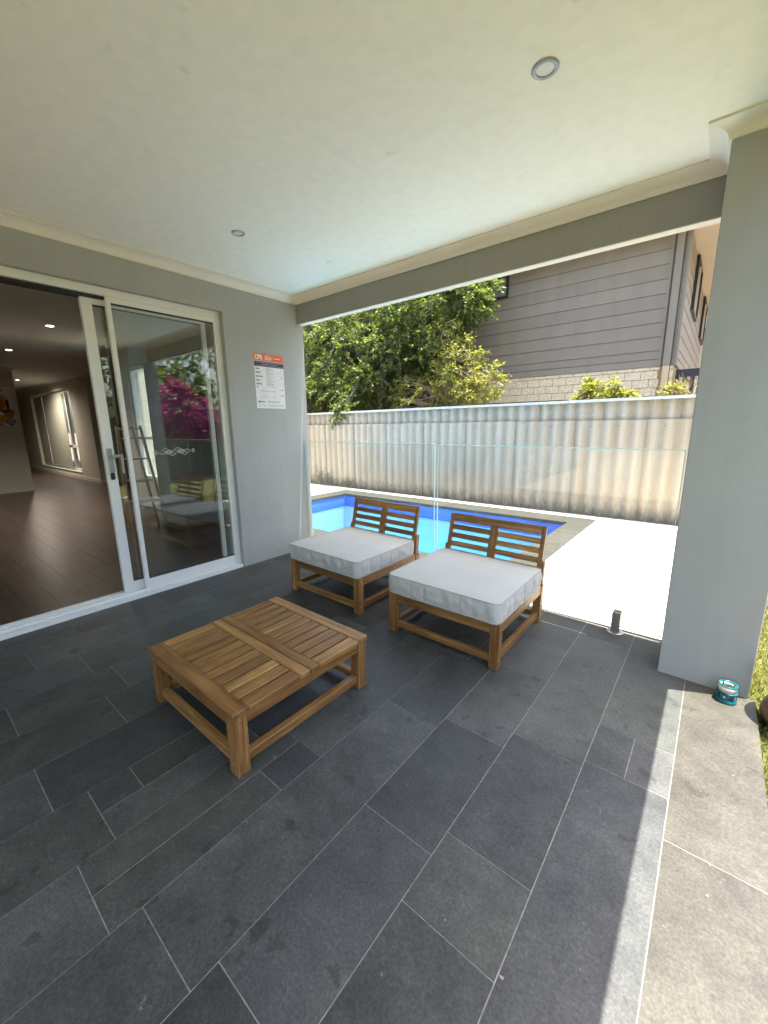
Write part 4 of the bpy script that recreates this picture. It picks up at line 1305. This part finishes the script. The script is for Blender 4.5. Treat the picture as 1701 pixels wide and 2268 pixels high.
low = corr_mesh('sheet', SW + .02, -.3, 1.432, .019, 0.0, 1.1)
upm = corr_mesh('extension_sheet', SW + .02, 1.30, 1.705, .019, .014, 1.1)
x = -.84 - 12 * SW
k = 0
while x < 5.2:
    o = bpy.data.objects.new('sheet', low); o.location = (x + 3.5, random.uniform(-.003, .003), random.uniform(-.006, .006)); o.rotation_euler = (0, 0, -.016); link(o, fen)
    o = bpy.data.objects.new('extension_sheet', upm); o.location = (x + 3.5 + PER * 2, .026, random.uniform(-.004, .004)); o.rotation_euler = (0, 0, -.012); link(o, fen)
    # fixing screws near the top of each sheet
    for q in (1, 3):
        bm = bmesh.new(); bm_lathe(bm, [(.006, 0), (.006, .003), (.0005, .004)], 8)
        bm_obj('screw', bm, BLACKR, fen, loc=(x + 3.5 + (q + .07) * PER + PER * .25, -.030, 1.345), rot=(math.pi / 2, 0, 0))
    x += SW; k += 1
zc0, zc1 = 1.672 - DZ, 1.712 - DZ
cap_l = [(-11.9, 1.66), (5.3, 1.715)]
vs = []
for xx, zz in cap_l:
    for yy_, dz_ in ((-.040, 0), (.062, 0), (.062, -.040), (.055, -.040), (.055, -.006), (-.033, -.006), (-.033, -.040), (-.040, -.040)):
        vs.append((xx + 3.5, yy_, zz - DZ + dz_))
fs = [(i, (i + 1) % 8, 8 + (i + 1) % 8, 8 + i) for i in range(8)] + [tuple(range(7, -1, -1)), tuple(range(8, 16))]
mesh_obj('capping', vs, fs, FCAP, fen)
bm = bmesh.new()
for k in range(4): bm_box(bm, 2.62, 2.626, -.020, -.018, 1.53 + .03 * k, 1.55 + .03 * k)
bm_obj('green_mark', bm, m_plain('green_marker', (0.05, .4, .25), .6), fen)

# ------------------------------------------------------------------ neighbouring house
HY = 9.8
HXR = -.812
nh = empty('neighbour_house', (-4, HY, 0))
tag(nh, 'two-storey grey weatherboard house with a cream brick base behind the fence', 'house')
def nbox(name, x, y, z, mat, bevel=0): return box(name, (x[0] + 4, x[1] + 4), (y[0] - HY, y[1] - HY), z, mat, nh, bevel)
SOF = 4.735
nbox('wall_core', (-13, HXR - .03), (HY + .03, 17.2), (2.41, SOF - .01), BOARD)
nbox('lower_wall', (-13, HXR - .032), (HY + .012, 17.2), (1.86, 2.409), MORTAR)
nbox('undercroft', (-13, HXR - .1), (HY + .05, 17.2), (-.15, 1.859), VOID)
zj = [2.40, 2.54, 2.695, 2.947, 3.20, 3.452, 3.705, 3.957, 4.21, 4.463, SOF - .012]
for a, b in zip(zj[:-1], zj[1:]):
    # each course of boards, butted at a staggered joint; slight lap to the course below
    jx = -13 + random.uniform(6.5, 8.5)
    for xa, xb in ((-13, jx), (jx + .002, -1.10)):
        bm = bmesh.new()
        vs = []
        for xx in (xa, xb):
            for yy_, zz in ((HY - .012, a + .004), (HY - .001, b - .001), (HY + .028, b - .001), (HY + .028, a + .004)):
                vs.append((xx + 4, yy_ - HY, zz))
        mesh_obj('weatherboard', vs, [(0, 4, 5, 1), (1, 5, 6, 2), (2, 6, 7, 3), (3, 7, 4, 0), (3, 0, 1, 2), (4, 7, 6, 5)], BOARD, nh)
        bm.free()
    nbox('weatherboard', (-.885, -.845), (HY - .004, HY + .028), (a + .004, b - .001), BOARD)
    # side wall boards, facing the gap
    vs = []
    for yy_ in (HY + .07, 17.2):
        for xx, zz in ((HXR + .006, a + .004), (HXR - .003, b - .001), (HXR - .028, b - .001), (HXR - .028, a + .004)):
            vs.append((xx + 4, yy_ - HY, zz))
    mesh_obj('weatherboard', vs, [(0, 4, 5, 1), (1, 5, 6, 2), (2, 6, 7, 3), (3, 7, 4, 0), (3, 0, 1, 2), (4, 7, 6, 5)], BOARD, nh)
nbox('corner_trim', (-.845, HXR + .012), (HY - .02, HY + .07), (2.395, SOF - .012), BOARD)
nbox('inner_trim', (-1.10, -1.055), (HY - .016, HY + .02), (2.40, SOF - .012), BOARD)
nbox('downpipe', (-1.02, -.905), (HY - .085, HY - .02), (2.40, SOF - .012), BOARD, .006)
nbox('downpipe_foot', (-1.015, -.91), (HY - .08, HY - .02), (.5, 2.399), m_plain('cream_downpipe', (.5, .40, .26), .6), .006)
nbox('soffit', (-13, .62), (HY - .55, 18), (SOF, SOF + .03), SOFFIT)
nbox('gutter', (.60, .74), (HY - .6, 18), (SOF - .01, SOF + .14), BOARD)
nbox('roof_deck', (-13.2, .72), (HY - .6, 18), (SOF + .14, SOF + .3), ROOFM)
# bricks: a part course then three full ones
bp, bh_ = .2825, .1585
zt = 2.398
rows_z = [(2.335, 2.396)] + [(2.325 - .1585 * (i + 1) + .01 - .003, 2.325 - .1585 * i - .003) for i in range(3)]
for r, (a, b) in enumerate(rows_z):
    xx = -1.37 + bp * 1 + (bp / 2 if r % 2 == 0 else 0)
    while xx > -6.6:
        x1 = min(xx, -1.06)
        if x1 - (xx - bp + .010) > .03:
            unit_box('brick', (xx - bp + .010 + 4, x1 + 4), (-.0 + .0, .03), (a, b), BRICK, nh)
        xx -= bp
    unit_box('brick', (-.90 + 4, -.845 + 4), (0, .03), (a, b), BRICK, nh)
# windows
def nwin(x, y, z, face):
    w = empty('window', (x[0] + 4, y[0] - HY, z[0]), parent=nh)
    W_, D_, H_ = x[1] - x[0], y[1] - y[0], z[1] - z[0]
    f_ = .045
    if face == 'y':
        bx = lambda n, a, b, c, d, m, t0=-.03, t1=.03: box(n, (a, b), (t0, t1), (c, d), m, w)
        L_ = W_
    else:
        bx = lambda n, a, b, c, d, m, t0=-.03, t1=.03: box(n, (-t1, -t0), (a, b), (c, d), m, w)
        L_ = D_
    bx('frame', 0, f_, 0, H_, DARKFR); bx('frame', L_ - f_, L_, 0, H_, DARKFR)
    bx('frame', f_, L_ - f_, 0, f_, DARKFR); bx('frame', f_, L_ - f_, H_ - f_, H_, DARKFR)
    bx('pane', f_, L_ - f_, f_, H_ - f_, WGLASS, -.004, .002)
    bx('blind', f_, L_ - f_, f_, H_ - f_, BLIND, .0025, .006)
    if face == 'x': bx('mullion', L_ / 2 - .02, L_ / 2 + .02, f_, H_ - f_, SKIRT)
nwin((-5.35, -4.19), (HY - .030, HY), (4.21, 4.69), 'y')
nwin((HXR + .028, HXR + .030), (11.35, 12.75), (3.66, 4.71), 'x')
nwin((HXR + .028, HXR + .030), (15.1, 16.7), (3.66, 4.71), 'x')
# dark gate beside the house and a farther house in the gap
gt = empty('side_gate', (-.4, HY + .3, 0))
tag(gt, 'dark steel side gate beside the neighbouring house, behind the dry shrub', 'gate')
box('gate_frame', (-.42, .9), (-.03, .03), (2.20, 2.34), DARKFR, gt)
for k in range(11): box('paling', (-.42 + .12 * k, -.42 + .12 * k + .07), (-.012, .012), (-.15, 2.2), DARKFR, gt)
fh = empty('far_house', (0, 22, 0))
tag(fh, 'distant beige house glimpsed between the neighbouring house and the column', 'house')
box('wall', (-4.5, 6), (0, 6), (-.15, 4.85), CREAMW, fh); box('fascia', (-4.8, 6.3), (-.5, 0), (4.72, 4.98), BOARD, fh); box('roof', (-4.8, 6.3), (-.52, 6), (4.99, 5.35), m_plain('pale_roof', (.6, .6, .58), .6), fh)

# ------------------------------------------------------------------ planting
def leaves_mesh(pos, dirs, size, width, rngl, droop=0.35):
    """rhombic folded leaves: pos (n,3), dirs (n,3)"""
    n = len(pos)
    d = dirs + rngl.normal(0, .45, (n, 3)); d[:, 2] -= droop
    d /= np.linalg.norm(d, axis=1)[:, None] + 1e-9
    r = rngl.normal(0, 1, (n, 3)); r[:, 2] += .9
    s = np.cross(d, r); s /= np.linalg.norm(s, axis=1)[:, None] + 1e-9
    up = np.cross(s, d)
    L = (size * rngl.uniform(.65, 1.25, n))[:, None]
    W = L * width
    base = pos
    mid = pos + d * L * .45
    v = np.empty((n, 4, 3))
    v[:, 0] = base
    v[:, 1] = mid + s * W * .5 + up * W * .16
    v[:, 2] = pos + d * L - up * L * .10
    v[:, 3] = mid - s * W * .5 + up * W * .16
    verts = v.reshape(-1, 3)
    idx = (np.arange(n) * 4)[:, None]
    tris = np.concatenate([idx + np.array([[0, 1, 2]]), idx + np.array([[0, 2, 3]])], 1).reshape(-1, 3)
    return verts, tris
def tri_mesh(name, verts, tris, mat, parent, loc=(0, 0, 0)):
    me = bpy.data.meshes.new(name)
    nv, nf = len(verts), len(tris)
    me.vertices.add(nv); me.vertices.foreach_set('co', np.asarray(verts, np.float32).ravel())
    me.loops.add(nf * 3); me.loops.foreach_set('vertex_index', np.asarray(tris, np.int32).ravel())
    me.polygons.add(nf); me.polygons.foreach_set('loop_start', np.arange(0, nf * 3, 3, dtype=np.int32))
    me.update(calc_edges=True); me.validate()
    me.materials.append(mat)
    o = bpy.data.objects.new(name, me); o.location = loc
    return link(o, parent)
def plant(name, label, cat, base, trunk_pts, trunk_r, blobs, n_clump, per, size, width, mat, seed, group=None, clump_r=.28, twig_mat=None, extra=None, droop=.35, bend=1.0):
    """base: root position; blobs: (centre, radii, weight) in world space"""
    R = np.random.default_rng(seed)
    root = empty(name, base)
    tag(root, label, cat, group)
    B = np.array(base)
    w = np.array([b[2] for b in blobs], float); w /= w.sum()
    cs = []
    for _ in range(n_clump):
        c, r, _w = blobs[R.choice(len(blobs), p=w)]
        q = R.normal(0, 1, 3); q /= np.linalg.norm(q)
        rad = R.uniform(.25, 1) ** .45
        cs.append(np.array(c) + q * np.array(r) * rad)
    cs = np.array(cs)
    # limbs: a tree of tubes from the trunk towards some of the clumps
    bm = bmesh.new()
    tp = [Vector(p) - Vector(base) for p in trunk_pts]
    bm_tube(bm, tp, list(np.linspace(trunk_r, trunk_r * .6, len(tp))), 9)
    bm_obj('trunk', bm, twig_mat or BARK, root, True)
    bm = bmesh.new()
    top = np.array(trunk_pts[-1]); nodes = [np.array(p, float) for p in trunk_pts[1:]]
    nl = max(5, n_clump // 14)
    for i in R.choice(len(cs), nl, replace=False):
        j = min(range(len(nodes)), key=lambda q: np.linalg.norm(nodes[q] - cs[i]) + .4 * R.random())
        a, b = nodes[j], cs[i]
        m_ = (a + b) / 2 + R.normal(0, .10, 3) * bend + np.array([0, 0, .12 * bend])
        ra = trunk_r * .38
        pts = [a, a * .5 + m_ * .5, m_, m_ * .5 + b * .5, b]
        bm_tube(bm, [Vector(p - B) for p in pts], [ra, ra * .7, ra * .5, ra * .32, ra * .15], 6)
        nodes += [m_, b, m_ * .5 + b * .5]
    P, D = [], []
    for c in cs:
        j = min(range(len(nodes)), key=lambda q: np.linalg.norm(nodes[q] - c))
        a = nodes[j]
        if np.linalg.norm(a - c) > .05:
            m_ = (a + c) / 2 + R.normal(0, .04, 3)
            bm_tube(bm, [Vector(p - B) for p in (a, m_, c)], [.008, .006, .003], 4, False)
        out = c - top; out[2] *= .4; out /= np.linalg.norm(out) + 1e-6
        nt_ = R.integers(4, 8)
        per_t = max(3, per // nt_)
        for _ in range(nt_):
            d = out * .6 + R.normal(0, .75, 3); d[2] += .05; d /= np.linalg.norm(d)
            Lt = clump_r * R.uniform(.6, 1.4)
            t = np.sort(R.uniform(.08, 1.0, per_t))
            p = c + d * (t * Lt)[:, None]; p[:, 2] -= (t * Lt) ** 2 * .9
            P.append(p + R.normal(0, .012, p.shape)); D.append(np.repeat(d[None], per_t, 0))
            bm_tube(bm, [Vector(c - B), Vector(p[-1] - B)], [.003, .0012], 3, False)
    bm_obj('branches', bm, twig_mat or BARK, root, True)
    if per > 0:
        P = np.concatenate(P) - B; D = np.concatenate(D)
        v, t = leaves_mesh(P, D, size, width, R, droop)
        tri_mesh('crown', v, t, mat, root)
    return root
plant('leafy_tree', 'dense dark green leafy tree filling the gap above the fence', 'tree', (-6.95, 8.1, -.16),
      [(-6.95, 8.1, -.16), (-6.93, 8.1, 1.2), (-6.72, 8.1, 2.0), (-6.55, 8.15, 2.7)], .11,
      [((-7.3, 8.3, 3.2), (2.3, 1.05, 1.45), 5), ((-5.5, 8.4, 4.15), (1.5, .9, 1.15), 2.6), ((-9.3, 8.4, 3.2), (1.6, 1.0, 1.7), 2.5), ((-4.5, 8.3, 4.15), (.55, .45, .50), .30), ((-7.6, 7.6, 2.35), (1.5, .5, .55), 1.2), ((-5.3, 8.5, 3.1), (.8, .6, .9), .7), ((-6.75, 6.85, 1.86), (.28, .16, .20), .22)],
      640, 118, .082, .50, LEAF_DARK, 11, clump_r=.30)
plant('young_tree', 'slim darker tree close behind the dense leafy tree', 'tree', (-9.0, 9.0, -.16),
      [(-9.0, 9.0, -.16), (-9.0, 9.0, 1.5), (-8.9, 9.0, 2.4)], .07,
      [((-8.6, 9.0, 2.4), (2.4, .4, .9), 2), ((-6.4, 9.2, 2.8), (1.6, .35, 1.2), 1.5), ((-10.8, 9.1, 3.6), (1.8, .5, 2.2), 2), ((-6.8, 9.2, 4.6), (2.6, .35, 1.2), 1.6)], 240, 60, .10, .5, LEAF_DEEP, 12, clump_r=.34)
plant('yellow_green_bush', 'sunlit yellow-green bush in front of the grey weatherboards', 'bush', (-4.45, 8.0, -.16),
      [(-4.45, 8.0, -.16), (-4.45, 8.0, 1.0), (-4.4, 8.0, 1.9)], .035,
      [((-4.45, 7.95, 2.35), (.60, .40, .75), 4), ((-4.75, 8.0, 3.0), (.40, .3, .55), 1.6), ((-4.05, 7.9, 1.95), (.45, .3, .40), 1.4), ((-3.58, 7.85, 2.15), (.13, .12, .38), .35), ((-5.3, 7.8, 2.0), (.8, .35, .45), 1.6)],
      250, 56, .058, .42, LEAF_YEL, 13, clump_r=.17, twig_mat=DRYTWIG)
plant('shrub', 'low yellow-green shrub showing above the fence capping in front of the bricks', 'shrub', (-1.6, 7.6, -.16),
      [(-1.6, 7.6, -.16), (-1.6, 7.6, .8), (-1.6, 7.6, 1.5)], .025,
      [((-1.62, 7.6, 1.72), (.30, .2, .24), 3), ((-1.45, 7.6, 1.80), (.18, .15, .20), 1.4), ((-1.76, 7.6, 1.88), (.10, .1, .16), .7), ((-1.25, 7.6, 1.68), (.16, .12, .13), .8), ((-1.92, 7.6, 1.66), (.14, .12, .12), .6)], 80, 44, .062, .40, LEAF_YEL, 14, clump_r=.10)
plant('dry_shrub', 'half-dead shrub with bare pale twigs beside the column', 'shrub', (-.72, 7.55, -.16),
      [(-.72, 7.55, -.16), (-.72, 7.55, .8), (-.7, 7.55, 1.4)], .016,
      [((-.62, 7.55, 1.72), (.16, .12, .15), 1)], 26, 40, .055, .36, LEAF_YEL, 15, clump_r=.09, twig_mat=DRYTWIG)
# its bare twigs
bm = bmesh.new()
R_ = np.random.default_rng(5)
for (bx_, n_t, h_) in ((-.95, 9, .42), (-.75, 8, .62), (-.55, 12, .60), (-.45, 7, .5)):
    for _ in range(n_t):
        p = Vector((bx_ + R_.normal(0, .05), 7.5 + R_.normal(0, .05), 1.45))
        d = Vector((R_.normal(0, .35), R_.normal(0, .25), 1)).normalized()
        pts = [p]
        for q in range(5):
            d = (d + Vector((R_.normal(0, .22), R_.normal(0, .22), R_.normal(0, .12)))).normalized()
            pts.append(pts[-1] + d * h_ * R_.uniform(.10, .26))
        bm_tube(bm, pts, list(np.linspace(.0055, .0018, 6)), 4, False)
        for q in range(2):
            s = pts[R_.integers(2, 5)]; dd = (d + Vector((R_.normal(0, .6), R_.normal(0, .4), R_.normal(0, .3)))).normalized()
            bm_tube(bm, [s, s + dd * .10, s + dd * .10 + Vector((0, 0, .05))], [.003, .0025, .0015], 3, False)
for v_ in bm.verts: v_.co -= Vector((-.72, 7.55, -.16))
dry = [o for o in bpy.data.objects if o.name == 'dry_shrub'][0]
bm_obj('bare_twigs', bm, DRYTWIG, dry)
# weeds growing at the foot of the fence by the pool
def weed(x, y, h_, seed, label):
    R = np.random.default_rng(seed)
    root = empty('weed', (x, y, DZ)); tag(root, label, 'weed', 'weeds along the foot of the fence')
    bm = bmesh.new(); P, D = [], []
    for _ in range(16):
        p = Vector((R.normal(0, .10), R.normal(0, .03), 0)); d = Vector((R.normal(0, .35), R.normal(0, .12), 1)).normalized()
        pts = [p]
        hh = h_ * R.uniform(.35, 1)
        for q in range(5):
            d = (d + Vector((R.normal(0, .16), R.normal(0, .08), 0))).normalized(); pts.append(pts[-1] + d * hh / 5)
        bm_tube(bm, pts, list(np.linspace(.004, .001, 6)), 4, False)
        for pp in pts[1:]:
            for _q in range(3): P.append(np.array(pp)); D.append(R.normal(0, 1, 3) * .7 + np.array([0, 0, .8]))
    bm_obj('stems', bm, DRYTWIG, root)
    v, t = leaves_mesh(np.array(P), np.array(D), .055, .22, R, .1)
    tri_mesh('leaves', v, t, WEEDM, root)
weed(-7.55, 6.70, .55, 1, 'tallest wispy grey-green weed at the foot of the fence near the pool corner')
weed(-7.2, 6.72, .32, 2, 'bushy low weed beside the tallest weed at the foot of the fence')
weed(-6.62, 6.74, .22, 3, 'small weed at the foot of the fence behind the pool end')
# lawn blades beside the paving
ngr = 26000
gx = .290 + rng.random(ngr) ** 1.5 * 1.3
gy = rng.uniform(1.0, 5.5, ngr)
P = np.stack([gx, gy, np.full(ngr, -.105)], 1)
D = np.stack([rng.normal(0, .35, ngr), rng.normal(0, .35, ngr), np.ones(ngr)], 1)
v, t = leaves_mesh(P, D, .034, .16, rng, 0.0)
tag(tri_mesh('grass', v, t, BLADE, None), 'short yellow-green turf blades beside the paving edge', 'grass', kind='stuff')

# ------------------------------------------------------------------ the garden side, seen mirrored in the door glass
gfz = empty('garden_fence', (5.0, 0, -.15))
tag(gfz, 'dark green steel panel fence along the far side of the lawn', 'fence')
k = 0
for yv in np.arange(-12, 6.7, 2.35):
    bm = bmesh.new()
    yy_ = 0.0
    for q in range(12):
        w_ = 2.33 / 12
        bm_box(bm, (.0 if q % 2 else .014), (.008 if q % 2 else .022), yy_, yy_ + w_ - .0005, 0, 1.8)
        yy_ += w_
    bm_obj('fence_panel', bm, GREENF, gfz, loc=(0, yv, 0))
    box('fence_post', (-.02, .04), (yv - .02, yv + .0), (0, 1.85), GREENF, gfz)
plant('bougainvillea', 'magenta bougainvillea spilling over the green garden fence', 'shrub', (5.2, 5.6, -.16),
      [(5.2, 5.6, -.16), (5.15, 5.6, 1.0), (5.05, 5.6, 1.7)], .04,
      [((4.85, 5.7, 1.7), (.35, .9, .60), 3), ((4.8, 6.2, 1.4), (.3, .6, .4), 1.5), ((4.9, 5.5, 2.3), (.3, .4, .4), 1)], 150, 50, .065, .8, PETAL, 21, clump_r=.2)
plant('garden_hedge', 'tall dark green hedge behind the bougainvillea and garden fence', 'hedge', (6.1, 5.0, -.16),
      [(6.1, 5.0, -.16), (6.1, 5.0, 1.0), (6.1, 5.0, 2.0)], .08,
      [((6.1, 5.2, 2.5), (.7, 2.2, 1.3), 3), ((6.3, 7.5, 2.8), (.7, 1.8, 1.6), 2), ((6.2, 2.6, 2.4), (.7, 1.6, 1.1), 2)], 300, 60, .11, .55, LEAF_DARK, 22, clump_r=.36)
